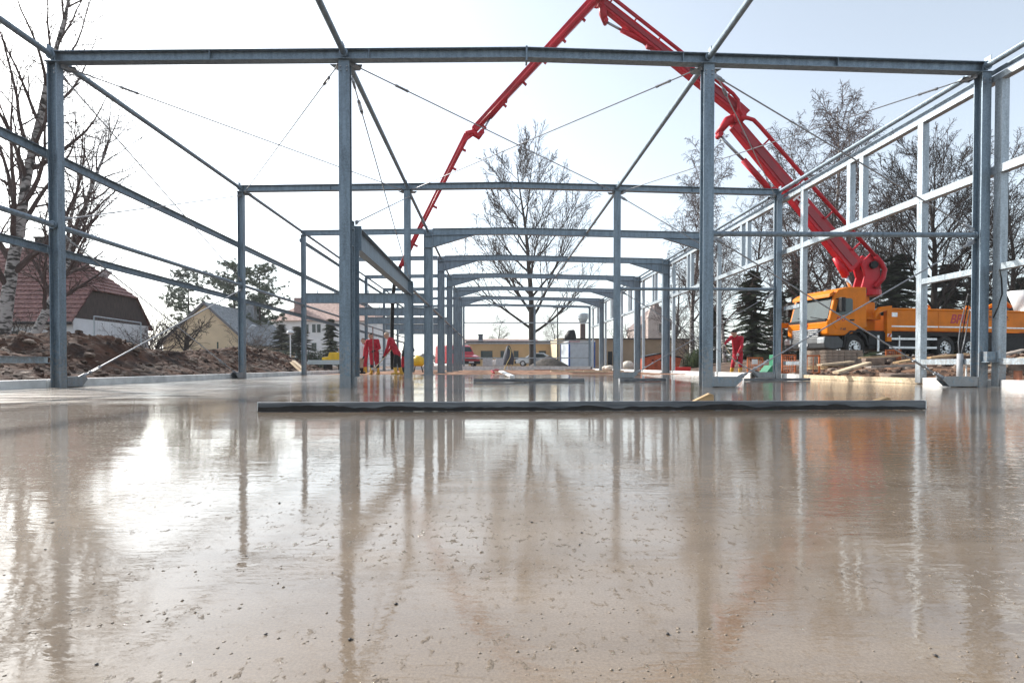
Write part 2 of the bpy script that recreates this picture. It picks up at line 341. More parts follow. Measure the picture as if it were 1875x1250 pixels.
# timber shutter board across the gate opening
o = bevel(MB().b2(8.22, 8.27, 10.68, 14.88, 0.0, 0.11).build('shutter_board', TIMP), 0.004); tag(o, 'yellowish timber shutter board along slab edge at right wall opening', 'board')

# ================================================================== THE STEEL HALL
hall = thing('steel_hall_frame', 'galvanised steel hall frame of columns, beams, tie tubes and brace rods over the wet slab', 'steel frame', (0, YF[0], 0), world=True)
def zr(x): return 5.31 + 0.137 * (1 - abs(x - 0.55) / 7.08)
def P(name, mb, m=STEEL, parent=None, smooth=False): return part(name, mb, m, parent or hall, smooth)
EX = Vector((1, 0, 0)); EY = Vector((0, 1, 0))
def column(x, y, zt, dep, wid, web, z0=0.0):        # web: direction in which the web runs
    c = P('column', MB().ibeam((x, y + 0.08, z0), (x, y + 0.08, zt), dep, wid, 0.013, 0.010, up=web))
    P('cap_plate', MB().box((x, y + 0.08, zt + 0.004), (wid + 0.05, wid + 0.05, 0.012)), STEEL, c)
    return c
def gusset(col, x, y, dx, dy, L=0.46, h=0.17, n=0.075):  # trapezoid foot plate that takes the brace rods
    d = Vector((dx, dy, 0)); s = Vector((-dy, dx, 0)) * n; p = Vector((x, y, 0.002)) + d * 0.085
    m = MB()
    for sg in (-1, 1):
        q = p + s * sg
        m.extr([q, q + d * (L - 0.13), q + d * L + Vector((0, 0, h * 0.72)), q + d * (L - 0.05) + Vector((0, 0, h)), q + Vector((0, 0, h))], s.normalized() * 0.012 * -sg)
    m.extr([p - s, p - s + d * (L - 0.06), p + s + d * (L - 0.06), p + s], (0, 0, 0.01))
    m2 = [v for v in (p - s * 0.84 + Vector((0, 0, h - .012)), p - s * 0.84 + d * (L - 0.1) + Vector((0, 0, h - .012)), p + s * 0.84 + d * (L - 0.1) + Vector((0, 0, h - .012)), p + s * 0.84 + Vector((0, 0, h - .012)))]
    m.extr(m2, (0, 0, 0.01))
    P('foot_gusset', m, STEEL, col)
def rod(p0, p1, r=0.0115, tb=0.10, lug=True):
    p0, p1 = Vector(p0), Vector(p1); d = (p1 - p0).normalized()
    o = P('brace_rod', MB().tube(p0, p1, r, n=6), ROD)
    L = (p1 - p0).length
    if tb:
        q = p0 + d * (L * tb); m = MB(); dd, a, u = m.frame(d)
        for sg in (-1, 1): m.bar(q + a * 0.022 * sg, q + d * 0.24 + a * 0.022 * sg, 0.012, 0.016)
        for e in (0, 0.24): m.tube(q + d * (e - 0.02), q + d * (e + 0.02), 0.026, n=8)
        P('turnbuckle', m, ROD, o)
    if lug:
        for e, sg in ((p0, 1), (p1, -1)):
            m = MB(); m.tube(e - d * 0.02 * sg, e + d * 0.11 * sg, 0.024, n=8); m.bar(e - d * 0.10 * sg, e + d * 0.05 * sg, 0.012, 0.075)
            P('end_fork', m, ROD, o)
    return o
def tie(p0, p1, r=0.047, m=STEEL):
    o = P('tie_tube', MB().tube(p0, p1, r, n=12), m, smooth=False)
    d = (Vector(p1) - Vector(p0)).normalized()
    for e, sg in ((Vector(p0), 1), (Vector(p1), -1)):
        q = MB(); q.tube(e - d * 0.004 * sg, e + d * 0.012 * sg, r * 1.55, n=12); q.bar(e - d * 0.07 * sg, e, 0.012, 0.11)
        P('end_plate', q, STEEL, o)
    return o

def beam_run(y, x0, x1, h=0.165, wd=0.15, splice=True):
    segs = [(x0, 0.55), (0.55, x1)] if x0 < 0.55 < x1 else [(x0, x1)]
    for a, b in segs:
        r = P('rafter', MB().ibeam((a, y + 0.08, zr(a) - h / 2), (b, y + 0.08, zr(b) - h / 2), h, wd, 0.012, 0.009))
        if splice and b == 0.55:
            P('splice_plate', MB().box((0.55, y + 0.08, zr(0.55) - h / 2 - 0.02), (0.03, wd + 0.012, h + 0.07)), STEEL, r)
        n_ = max(1, int((b - a) / 2.2))
        for i in range(1, n_):
            x = a + (b - a) * i / n_
            P('web_stiffener', MB().box((x, y + 0.08 - (wd / 4 + .004), zr(x) - h / 2), (0.009, wd / 2 - 0.012, h - 0.03)), STEEL, r)
for i in (0, 1):                       # two gable bays with four columns
    y = YF[i]; h = 0.165
    cl = column(XL, y, zr(XL) - h - 0.012, 0.15, 0.15, EX)
    cm = column(XM, y, zr(XM) - h - 0.012, 0.14, 0.175, EY)
    cn = column(XN, y, zr(XN) - h - 0.012, 0.16, 0.17, EY)
    cr_ = column(XR, y, zr(XR) - h - 0.012, 0.17, 0.15, EY)
    beam_run(y, XL - 0.06, XR + 0.08)
    gusset(cl, XL, y + 0.08, 0, 1 if i == 0 else -1); gusset(cn, XN, y + 0.08, 1, 0, 0.50); gusset(cr_, XR, y + 0.08, -1, 0, 0.58)
    # braced panel between third and fourth column
    yb = y + 0.08
    tie((XN + 0.10, yb, 2.50), (XR - 0.10, yb, 2.50), 0.042)
    rod((XN + 0.58, yb, 0.17), (XR - 0.18, yb, 2.36), tb=0.06); rod((XR - 0.66, yb, 0.17), (XN + 0.18, yb, 2.40), tb=0.06)
    rod((XN + 0.18, yb, 5.02), (XR - 0.2, yb, 2.62), tb=0)
    # girder post behind the second column
    po = P('girder_post', MB().ibeam((XM + 0.02, y + 0.43, 0.16), (XM + 0.02, y + 0.43, 2.72), 0.34, 0.15, 0.014, 0.010, up=EY))
    P('post_foot', MB().box((XM + 0.02, y + 0.43, 0.081), (0.10, 0.22, 0.155)), STEEL, po)
    for z in (2.30, 2.58, 2.70): P('link_plate', MB().box((XM + 0.02, y + 0.205, z), (0.14, 0.10, 0.012)), STEEL, po)
g_ = P('floor_girder', MB().ibeam((XM + 0.03, YF[0] + 0.62, 2.52), (XM + 0.03, YF[1] + 0.25, 2.52), 0.38, 0.16, 0.016, 0.010))
for q in (YF[0] + 0.625, YF[1] + 0.245): P('end_plate', MB().box((XM + 0.03, q, 2.52), (0.20, 0.016, 0.42)), STEEL, g_)
for i in range(2, 8):                  # haunched portals with a lean-to bay on the left
    y = YF[i]; last = i == 7; hh = 0.25
    column(XL, y, zr(XL) - 0.18, 0.15, 0.15, EX)
    beam_run(y, XL - 0.06, XM - 0.17, 0.19, 0.12, False)
    if last:
        column(XM, y, zr(XM) - 0.2, 0.16, 0.16, EY); column(XN, y, zr(XN) - 0.2, 0.16, 0.16, EY); column(XR, y, zr(XR) - 0.2, 0.18, 0.16, EY)
        beam_run(y, XM - 0.16, XR + 0.08, 0.19, 0.13, False)
        for z in (3.9, 2.42, 2.2, 0.99): P('gable_rail', MB().bar((XM, y + 0.2, z), (XR, y + 0.2, z), 0.06, 0.09), STEELB)
        continue
    for x, s in ((XM, 1), (XR, -1)):
        c = P('portal_column', MB().ibeam((x, y + 0.1, 0), (x, y + 0.1, zr(x) - 0.02), 0.32, 0.20, 0.018, 0.011, up=EX))
        for z in (zr(x) - 0.70, zr(x) - 0.27): P('stiffener', MB().box((x, y + 0.1 - 0.055, z), (0.285, 0.088, 0.016)), STEEL, c)
        P('splice_plate', MB().box((x, y - 0.008, 2.55), (0.34, 0.012, 0.05)), STEEL, c)
        P('base_plate', MB().box((x, y + 0.1, 0.012), (0.42, 0.3, 0.024)), STEEL, c)
    for a, b in ((XM + 0.165, 0.55), (0.55, XR - 0.165)):
        r = P('portal_rafter', MB().ibeam((a, y + 0.1, zr(a) - hh / 2), (b, y + 0.1, zr(b) - hh / 2), hh, 0.15, 0.014, 0.009))
        x0, s = (a, 1) if b == 0.55 else (b, -1)
        m = MB(); zb = zr(x0) - hh - 0.002; x1 = x0 + s * 1.5; z1 = zr(x1) - hh - 0.002
        m.extr([(x0, y + 0.095, zb), (x1, y + 0.095, z1), (x0, y + 0.095, zb - 0.42)], (0, 0.011, 0))
        m.bar((x0, y + 0.1, zb - 0.425), (x1, y + 0.1, z1 - 0.005), 0.15, 0.014)
        P('haunch', m, STEEL, r)
    # mezzanine beam of the lean-to
    bmz = P('mezzanine_beam', MB().ibeam((XL + 0.09, y + 0.1, 2.83), (XM - 0.17, y + 0.1, 2.83), 0.36, 0.16, 0.016, 0.010))
    m = MB()
    for q in range(7): m.tube((XL + 0.5 + q * 0.62, y + 0.1, 3.01), (XL + 0.5 + q * 0.62, y + 0.1, 3.12), 0.018, n=6)
    P('shear_studs', m, STEEL, bmz)['kind'] = 'stuff'
# lengthwise tie tubes under the roof
for x in (XL, XM, XN, XR):
    ends = [-4.0] + [y + 0.08 for y in YF]
    if x == XN: ends = ends
    for a, b in zip(ends, ends[1:]):
        z = zr(x) - 0.075 if b < 17 or x in (XL, XR) else zr(x) - 0.12
        tie((x, a + (0.09 if a > 0 else 0), z), (x, b - 0.09, z), 0.047)
# ties along the mezzanine line
for i in range(1, 7):
    P('tie_tube', MB().tube((XM + 0.02, YF[i] + 0.3, 2.58), (XM + 0.02, YF[i + 1] - 0.02, 2.58), 0.045, n=10))
# left wall: girts outside the columns, tie tube between them
xo = XL - 0.125
for a, b in zip([-3.0] + YF[:-1], YF):
    for z, h in ((3.70, 0.14), (2.19, 0.12)) + (((zr(XL) - 0.35, 0.12),) if a > 20 else ()):
        P('wall_girt', MB().csec((xo, a + 0.085, z), (xo, b + 0.075, z), h, 0.06, 0.008, flip=-1), STEEL)
    if a < 0: P('wall_girt', MB().csec((xo, a, 0.44), (xo, b + 0.05, 0.44), 0.10, 0.06, 0.006, flip=-1), STEELB)
    tie((XL, a + 0.17, 2.57), (XL, b - 0.01, 2.57), 0.043)
for y in YF[:2]:
    for x, s0, s1_ in ((XL, 0, 0.26), (XM, -0.26, 0.26), (XN, -0.26, 0.26), (XR, -0.26, 0)):
        P('rod_plate', MB().extr([(x + s0, y + 0.16, zr(x) - 0.186), (x + s1_, y + 0.16, zr(x) - 0.186), (x + s1_ * 0.7, y + 0.34, zr(x) - 0.186), (x + s0 * 0.7, y + 0.34, zr(x) - 0.186)] if s0 * s1_ else [(x + s0, y + 0.16, zr(x) - 0.186), (x + s1_, y + 0.16, zr(x) - 0.186), (x + (s0 or s1_) * 0.7, y + 0.34, zr(x) - 0.186), (x, y + 0.34, zr(x) - 0.186)], (0, 0, 0.012)))
        P('tube_lug', MB().box((x, y - 0.015, zr(x) - 0.02), (0.012, 0.13, 0.16)))
        for sx in (-1, 1):
            for sz in (0.10, 0.16): P('bolt', MB().tube((x + sx * 0.05, y - 0.002, zr(x) - 0.19 - sz), (x + sx * 0.05, y - 0.016, zr(x) - 0.19 - sz), 0.013, n=6), ROD)
# rods of the left wall, first bay
y0, y1 = YF[0] + 0.08, YF[1] + 0.08
xl = XL + 0.02
rod((xl, y1 - 0.5, 0.17), (xl, y0 + 0.12, 2.44)); rod((xl, y0 + 0.5, 0.17), (xl, y1 - 0.15, 2.42), r=0.014, tb=0.03)
rod((xl, y0 + 0.12, 5.0), (xl, y1 - 0.15, 2.72), tb=0); rod((xl, y1 - 0.12, 5.0), (xl, y0 + 0.15, 2.72), tb=0)
# rods over the girder
rod((XM + 0.10, y0 + 0.14, 4.95), (XM + 0.06, y1 - 0.15, 2.78), tb=0.06); rod((XM + 0.06, y1 - 0.12, 5.0), (XM + 0.06, y0 + 0.5, 2.78), tb=0)
# roof rods of the first bay
for xa, xb in ((XL, XM), (XM, XN), (XN, XR)):
    za, zb = zr(xa) - 0.19, zr(xb) - 0.19
    rod((xa + 0.14, y0 + 0.09, za), (xb - 0.14, y1 - 0.09, zb), r=0.0105); rod((xb - 0.14, y0 + 0.09, zb), (xa + 0.14, y1 - 0.09, za), r=0.0105, tb=0.06)
# right wall framing of bright sheet sections
xw = 8.245; W = 0.125; ZS, ZT = 3.53, 5.02
def wpost(y, z0, z1): P('wall_post', MB().csec((xw, y, z0), (xw, y, z1), 0.13, W, 0.006, up=(0, 1, 0), flip=1), STEELB)
def wrail(y0_, y1_, z, h=0.13): P('wall_rail', MB().csec((xw - 0.003, y0_, z), (xw - 0.003, y1_, z), h, W + 0.004, 0.006, flip=-1), STEELB)
for y in (9.08, 10.76, 14.91): wpost(y, 0.02, ZS - 0.068); wpost(y, ZS + 0.068, ZT - 0.055)
for y in (12.5, 12.95): wpost(y, ZS + 0.068, ZT - 0.055)
edges = [-2.0] + YF
for a, b in zip(edges, edges[1:]):
    wrail(a + 0.002, b - 0.002, ZS); wrail(a + 0.002, b - 0.002, ZT, 0.10)
    P('eave_angle', MB().bar((XR + 0.16, a, zr(XR) - 0.16), (XR + 0.16, b - 0.004, zr(XR) - 0.16), 0.02, 0.07), STEEL)
for a, b in ((9.16, 10.68), (14.99, 15.80)):
    for z in (1.95, 0.42): wrail(a, b, z, 0.10)
wrail(7.2, 9.0, 1.95, 0.10); wrail(7.2, 9.0, 0.42, 0.10); wpost(7.1, 0.02, ZS - 0.068)
for i in range(1, 7):
    y = YF[i]
    for d in (2.35, 2.78): wpost(y + d, ZS + 0.068, ZT - 0.055)
    wpost(YF[i + 1] - 0.45, 0.02, ZS - 0.068); wpost(YF[i + 1] - 0.45, ZS + 0.068, ZT - 0.055)
    if i < 4: wpost(y + 0.55, ZS + 0.068, ZT - 0.055)
P('bracket', MB().box((XR + 0.12, YF[0] - 0.055, 0.50), (0.30, 0.10, 0.16)).box((XR + 0.12, YF[0] - 0.08, 0.41), (0.34, 0.16, 0.012)))

# ================================================================== LETTERING
def text_mesh(name, body, size, m, parent, M, shear=0.0, depth=0.004, bold=0.0):
    cu = bpy.data.curves.new(name, 'FONT'); cu.body = body; cu.size = size; cu.extrude = depth; cu.shear = shear; cu.offset = bold
    cu.align_x = 'CENTER'; cu.align_y = 'CENTER'
    t = bpy.data.objects.new(name + '_tmp', cu); COL.objects.link(t)
    me = bpy.data.meshes.new_from_object(t.evaluated_get(bpy.context.evaluated_depsgraph_get()))
    bpy.data.objects.remove(t); me.materials.clear(); me.materials.append(m); me.transform(M)
    o = link(name, me); o.parent = parent; return o
def wallM(loc, ang=0, tilt=0):           # text standing upright, facing local -y
    return Matrix.Translation(loc) @ Matrix.Rotation(ang, 4, 'Z') @ Matrix.Rotation(R(90), 4, 'X') @ Matrix.Rotation(tilt, 4, 'Z')

# ================================================================== CONCRETE PUMP TRUCK
TR = at(1515, 655, 23.9); TRA = R(10)
TZ = 0.62
truck = thing('concrete_pump_truck', 'orange concrete pump truck with raised red folding boom, parked on the earth at right', 'pump truck', (TR.x, TR.y, TZ), TRA)
def T(name, mb, m, parent=None, smooth=False, bv=0):
    o = mb.build(name, m, None, smooth); o.parent = parent or truck
    if bv: bevel(o, bv, 2)
    return o
WID = 2.5
# chassis
T('chassis', MB().b2(0.9, 10.6, 0.75, 0.95, 0.72, 1.02).b2(0.9, 10.6, 1.55, 1.75, 0.72, 1.02).b2(1.0, 1.2, 0.951, 1.549, 0.74, 1.0).b2(4, 4.2, 0.951, 1.549, 0.74, 1.0).b2(8.6, 8.8, 0.951, 1.549, 0.74, 1.0), BLK)
# cab: side outline extruded across the width
cab_o = [(0.10, 1.02), (0.0, 1.10), (-0.02, 1.62), (0.10, 1.72), (0.36, 2.72), (0.52, 2.98), (0.95, 3.10), (1.92, 3.12), (1.95, 1.36), (1.78, 1.32), (1.52, 1.34), (1.25, 1.12), (0.80, 1.02)]
cab = T('cab', MB().extr([(x, 0, z) for x, z in cab_o], (0, WID, 0)), YEL, bv=0.05)
T('cab_floor', MB().b2(0.85, 1.9, 0.12, WID - 0.12, 0.95, 1.32), BLK, cab)
ws = [(-0.035, 1.76), (0.335, 2.74), (0.345, 2.735), (0.0, 1.755)]
nrm = Vector((-0.98, 0, 0.26))
def wpt(t, y): return Vector((0.10 + 0.26 * t, y, 1.72 + 1.0 * t))
o = T('windscreen', MB().extr([wpt(0.03, 0.12), wpt(0.97, 0.16), wpt(0.97, WID - 0.16), wpt(0.03, WID - 0.12)], nrm * 0.02), GLS, cab)
for yy in (0.4, 1.2): T('wiper', MB().bar(wpt(0.02, yy) + nrm * 0.04, wpt(0.16, yy + 0.75) + nrm * 0.04, 0.02, 0.03), BLK, o)
T('sun_visor', MB().extr([(0.33, 0.1, 2.74), (0.16, 0.1, 2.66), (0.18, 0.1, 2.80), (0.42, 0.1, 2.95)], (0, WID - 0.2, 0)), YEL, cab, bv=0.02)
T('scuttle_panel', MB().b2(-0.03, 0.06, 0.1, WID - 0.1, 1.63, 1.74), BLK, cab)
door = T('door', MB().extr([(0.42, -0.012, 1.30), (0.18, -0.012, 1.62), (0.20, -0.012, 1.80), (0.45, -0.012, 2.70), (1.36, -0.012, 2.70), (1.36, -0.012, 1.46), (1.1, -0.012, 1.22)], (0, 0.02, 0)), YEL, cab, bv=0.01)
T('side_window', MB().extr([(0.36, -0.02, 1.98), (0.54, -0.02, 2.62), (1.14, -0.02, 2.62), (1.22, -0.02, 2.54), (1.22, -0.02, 2.08), (1.12, -0.02, 1.94), (0.62, -0.02, 1.86)], (0, 0.012, 0)), GLS, door, bv=0.005)
T('door_handle', MB().b2(1.08, 1.28, -0.045, -0.012, 1.66, 1.72), BLK, door)
text_mesh('lettering', 'BPU', 0.24, LTR, door, wallM((0.62, -0.016, 1.72)), 0.15, bold=0.003)
text_mesh('lettering', 'P 60', 0.15, LTD, door, wallM((0.75, -0.016, 1.30)), bold=0.001)
T('mirror', MB().b2(0.42, 0.62, -0.30, -0.10, 2.02, 2.62).b2(0.40, 0.46, -0.1, 0.02, 2.56, 2.6), BLK, cab, bv=0.03)
T('mirror', MB().b2(0.12, 0.34, WID + 0.12, WID + 0.3, 2.02, 2.62).b2(0.2, 0.3, WID - 0.02, WID + 0.12, 2.56, 2.6), BLK, cab, bv=0.03)
# grille
gr = T('grille', MB().b2(-0.06, 0.02, 0.42, WID - 0.42, 0.98, 1.34), BLK, cab)
for i in range(4): T('grille_slat', MB().b2(-0.10, -0.062, 0.45, WID - 0.45, 1.0 + i * 0.09, 1.045 + i * 0.09), ALU, gr)
star = MB(); c = Vector((-0.115, WID / 2, 1.22)); nn = 24
for i in range(nn):
    a0, a1 = 2 * math.pi * i / nn, 2 * math.pi * (i + 1) / nn
    star.bar(c + Vector((0, math.cos(a0), math.sin(a0))) * 0.17, c + Vector((0, math.cos(a1), math.sin(a1))) * 0.17, 0.025, 0.025)
for kx in range(3):
    a = math.pi / 2 + kx * 2 * math.pi / 3; star.bar(c, c + Vector((0, math.cos(a), math.sin(a))) * 0.165, 0.03, 0.03)
T('emblem', star, CHR, gr)
text_mesh('lettering', 'BPU', 0.26, LTR, cab, Matrix.Translation((-0.035, WID / 2 + 0.15, 1.50)) @ Matrix.Rotation(R(-90), 4, 'Z') @ Matrix.Rotation(R(90), 4, 'X'), 0.15, bold=0.003)
bump_ = T('bumper', MB().extr([(-0.12, 0, 0.48), (-0.16, 0, 0.72), (-0.12, 0, 0.98), (0.55, 0, 0.98), (0.78, 0, 0.80), (0.78, 0, 0.50), (0.3, 0, 0.42)], (0, WID, 0)), mat('bumper_grey', (0.045, 0.05, 0.055), 0.45, 0, 0.3, 5), bv=0.04)
for y in (0.02, WID - 0.42): 
    hl = T('headlight', MB().b2(-0.175, 0.05, y, y + 0.40, 0.68, 0.92), mat('lamp_glass', (0.55, 0.58, 0.6), 0.1, 0.3, 0.2, 20, spec=0.8), bump_, bv=0.03)
T('number_plate', MB().b2(-0.18, -0.16, 0.98, 1.52, 0.58, 0.70), WHT, bump_)
T('mudguard', MB().extr([(0.72, -0.02, 0.5), (0.82, -0.02, 1.0), (1.1, -0.02, 1.24), (1.6, -0.02, 1.24), (1.9, -0.02, 1.05), (2.05, -0.02, 0.6), (1.98, -0.02, 0.6), (1.84, -0.02, 0.98), (1.56, -0.02, 1.17), (1.14, -0.02, 1.17), (0.9, -0.02, 0.95), (0.8, -0.02, 0.5)], (0, 0.5, 0)), BLK)
T('step_box', MB().b2(2.1, 3.0, 0.05, 0.6, 0.45, 1.25).b2(2.05, 3.02, 0.0, 0.05, 0.62, 1.18), BLK, bv=0.02)
T('exhaust_rail', MB().b2(2.46, 2.56, -0.03, 0.0, 0.35, 1.05), ALU)
def wheel(x, y, near=True):
    wl = T('wheel', MB().tube((x, y, 0.52), (x, y + 0.3, 0.52), 0.12, n=12), BLK)
    t = MB(); n = 28; prof = [(0.0, 0.33), (-0.0, 0.47), (0.05, 0.525), (0.25, 0.525), (0.30, 0.47), (0.30, 0.33)]
    for i in range(n):
        for k in range(len(prof) - 1):
            q = []
            for (ii, kk) in ((i, k), (i + 1, k), (i + 1, k + 1), (i, k + 1)):
                a = 2 * math.pi * ii / n; yy, r = prof[kk]; q.append((x + r * math.cos(a), y + yy, 0.525 + r * math.sin(a)))
            t.add(q, [(0, 1, 2, 3)])
    T('tyre', t, RUB, wl, True)
    rim = MB(); s = 1 if near else -1; y_ = y + (0.06 if near else 0.24)
    rim.tube((x, y_, 0.525), (x, y_ + 0.02, 0.525), 0.31, n=24)
    hub = rim.tube((x, y_ - 0.05, 0.525), (x, y_, 0.525), 0.30, n=24, cap=False).tube((x, y_ - 0.09, 0.525), (x, y_, 0.525), 0.10, n=14)
    rm = T('rim', rim, ALU, wl)
    hs = MB()
    for i in range(10):
        a = 2 * math.pi * i / 10; hs.tube((x + 0.215 * math.cos(a), y_ - 0.012, 0.525 + 0.215 * math.sin(a)), (x + 0.215 * math.cos(a), y_ - 0.004, 0.525 + 0.215 * math.sin(a)), 0.036, n=8)
    hs.m = 0; T('hand_holes', hs, BLK, wl)['kind'] = 'stuff'
for x in (1.42, 6.15, 7.5):
    wheel(x, 0.06); wheel(x, WID - 0.36, False)
# deck, side panels, outriggers
T('deck', MB().b2(2.9, 10.8, 0.12, WID - 0.12, 1.05, 1.25), BLK)
for y, nm in ((-0.04, 1), (WID - 0.02, 0)):
    sp = T('side_panel', MB().extr([(3.05, y, 1.26), (3.05, y, 2.16), (10.9, y, 2.16), (10.9, y, 1.26)], (0, 0.07, 0)), YEL, bv=0.015)
    if nm:
        T('top_rail', MB().tube((3.0, y + 0.02, 2.19), (10.9, y + 0.02, 2.19), 0.055, n=8), YEL, sp)
        T('reflex_strip', MB().b2(3.06, 10.9, y - 0.008, y - 0.001, 1.42, 1.48), ALU, sp)
        T('panel_rib', MB().b2(5.6, 5.64, y - 0.012, y - 0.001, 1.28, 2.13), YEL, sp); T('panel_rib', MB().b2(8.2, 8.24, y - 0.012, y - 0.001, 1.28, 2.13), YEL, sp)
        text_mesh('lettering', 'BPU', 0.56, LTR, sp, wallM((6.72, y - 0.006, 1.80)), 0.28, bold=0.012)
        text_mesh('lettering', 'BETONPUMPEN', 0.15, LTD, sp, wallM((8.9, y - 0.006, 1.93)), bold=0.001)
        text_mesh('lettering', 'SERVICE', 0.15, LTD, sp, wallM((8.9, y - 0.006, 1.68)), bold=0.001)
        T('letter_rule', MB().b2(8.35, 9.5, y - 0.008, y - 0.001, 1.80, 1.82), LTD, sp)
        T('window_plate', MB().b2(3.15, 3.45, y - 0.01, y - 0.001, 1.86, 2.05), ALU, sp)
        for z in (0.48, 0.86): T('guard_bar', MB().b2(2.95, 5.55, y + 0.0, y + 0.04, z, z + 0.09), ALU, truck)
        for x in (3.6, 5.0): T('guard_post', MB().b2(x, x + 0.06, y + 0.045, y + 0.09, 0.42, 1.04), ALU, truck)
T('under_box', MB().b2(3.1, 5.3, 0.1, WID - 0.1, 0.42, 1.04), BLK)
T('rear_box', MB().b2(8.3, 10.7, 0.15, WID - 0.15, 0.45, 1.04), BLK)
for y, s in ((-0.10, 1), (WID - 0.08, 1)):
    og = T('outrigger', MB().extr([(2.88, y, 0.78), (2.88, y, 2.12), (2.52, y, 2.02), (2.30, y, 1.80), (2.30, y, 2.02), (2.60, y, 2.28), (3.12, y, 2.34), (3.12, y, 0.78)], (0, 0.20, 0)), YEL, bv=0.015)
    T('leg_foot', MB().tube((3.0, y + 0.1, 0.30), (3.0, y + 0.1, 0.80), 0.07, n=10).tube((3.0, y + 0.1, 0.22), (3.0, y + 0.1, 0.30), 0.2, n=12), BLK, og)
    T('warning_plate', MB().b2(2.89, 3.11, y - 0.012, y - 0.002, 0.98, 1.12), mat('warning_white', (0.7, 0.68, 0.66), 0.5, 0, 0.2, 5), og)
    T('warning_stripe', MB().extr([(2.90, y - 0.018, 0.985), (3.0, y - 0.018, 0.985), (3.09, y - 0.018, 1.115), (2.99, y - 0.018, 1.115)], (0, 0.005, 0)), LTR, og)
T('outrigger', MB().b2(-0.55, -0.35, WID - 0.1, WID + 0.15, 0.2, 1.5).b2(-0.55, 0.6, WID + 0.0, WID + 0.14, 1.5, 1.72), YEL, bv=0.015)
T('support_arm', MB().b2(1.98, 2.9, 0.25, 0.5, 1.75, 2.02), YEL, bv=0.02)
# pedestal and slewing turret behind the cab
T('pedestal', MB().b2(2.0, 2.9, 0.55, WID - 0.55, 1.05, 2.55).b2(2.05, 2.75, 0.7, WID - 0.7, 2.55, 2.9), YEL, bv=0.04)
T('rear_window_pillar', MB().b2(1.95, 2.02, 0.1, WID - 0.1, 2.86, 3.08), BLK)
for i, x in enumerate((5.2, 7.4, 9.1)):
    m = MB(); 
    for j in range(9):
        a0, a1 = math.pi * j / 9, math.pi * (j + 1) / 9
        m.bar((x + 0.16 * math.cos(a0), 0.15, 2.2 + 0.22 * math.sin(a0)), (x + 0.16 * math.cos(a1), 0.15, 2.2 + 0.22 * math.sin(a1)), 0.08, 0.05)
    T('lifting_loop', m, YEL)
T('hose_tray', MB().path([(8.6, 0.5, 2.3), (9.0, 0.35, 2.5), (9.5, 0.5, 2.35), (10.0, 0.6, 2.75), (10.4, 0.6, 2.5)], 0.09, 8), YEL, None, True)
hop = T('hopper', MB().extr([(10.7, 0.4, 0.6), (10.7, 0.4, 1.5), (12.0, 0.4, 1.5), (11.7, 0.4, 0.6)], (0, 1.7, 0)), YEL, bv=0.03)

# boom, in world coordinates, hung on the truck -----------------------
inv = (Matrix.Translation((TR.x, TR.y, TZ)) @ Matrix.Rotation(TRA, 4, 'Z')).inverted()
def B(name, mb, m, parent=None, smooth=False, bv=0):
    o = mb.build(name, m, None, smooth)
    o.parent = parent or truck
    if parent is None: o.matrix_parent_inverse = inv
    if bv: bevel(o, bv, 1)
    return o
def YB(px): return 22.4 + (px - 718) / (1590 - 718) * 2.75
def bp(px, py, off=0.0): p = at(px, py, YB(px)); p.y += off; return p
def beam_t(mb, p0, p1, h0, h1, w0, w1, k=6):          # tapered box beam with fillet-less edges
    p0, p1 = Vector(p0), Vector(p1); d, a, u = mb.frame(p1 - p0)
    V = []
    for p, h, w_ in ((p0, h0, w0), (p1, h1, w1)):
        V += [p - a * w_ / 2 - u * h / 2, p + a * w_ / 2 - u * h / 2, p + a * w_ / 2 + u * h / 2, p - a * w_ / 2 + u * h / 2]
    return mb.add(V, [(0, 1, 5, 4), (1, 2, 6, 5), (2, 3, 7, 6), (3, 0, 4, 7), (3, 2, 1, 0), (4, 5, 6, 7)])
def brackets(sec, p0, p1, h, n, up=1):
    d, a, u = MB().frame(Vector(p1) - Vector(p0))
    if u.z < 0: u = -u
    for i in range(n):
        q = Vector(p0).lerp(Vector(p1), (i + 0.7) / n) + u * up * (h / 2 + 0.05)
        B('pipe_clamp', MB().bar(q - u * 0.10 * up, q + u * 0.10 * up, 0.10, 0.07, up=d), RED, sec)
def cyl(sec, a, b, c, r=0.1):
    cb = B('cylinder', MB().tube(b, c, r, n=12), RED, sec, True)
    B('cylinder_rod', MB().tube(a, b, r * 0.52, n=10), mat('piston_steel', (0.35, 0.38, 0.42), 0.25, 0.8, 0.1, 10), sec, True)
    B('cylinder_pin', MB().tube(Vector(c) - EY * r * 1.6, Vector(c) + EY * r * 1.6, r * 1.1, n=10).tube(Vector(a) - EY * r * 1.5, Vector(a) + EY * r * 1.5, r * 0.9, n=10), RED, sec)['kind'] = 'stuff'
# turret
t0 = bp(1590, 532); t1 = bp(1588, 488)
tur = B('turret', MB().tube(t0 - Vector((0, 0, 0.25)), t0, 0.5, n=20).extr([t0 + Vector((-0.55, -0.35, 0)), t0 + Vector((0.35, -0.35, 0)), t0 + Vector((0.30, -0.35, 0.75)), t1 + Vector((0.35, -0.35, 0.35)), t1 + Vector((-0.05, -0.35, 0.55)), t1 + Vector((-0.5, -0.35, 0.1)), t0 + Vector((-0.38, -0.35, 0.6))], (0, 0.12, 0))
        .extr([t0 + Vector((-0.55, 0.25, 0)), t0 + Vector((0.35, 0.25, 0)), t0 + Vector((0.30, 0.25, 0.75)), t1 + Vector((0.35, 0.25, 0.35)), t1 + Vector((-0.05, 0.25, 0.55)), t1 + Vector((-0.5, 0.25, 0.1)), t0 + Vector((-0.38, 0.25, 0.6))], (0, 0.12, 0)), RED, bv=0.02)
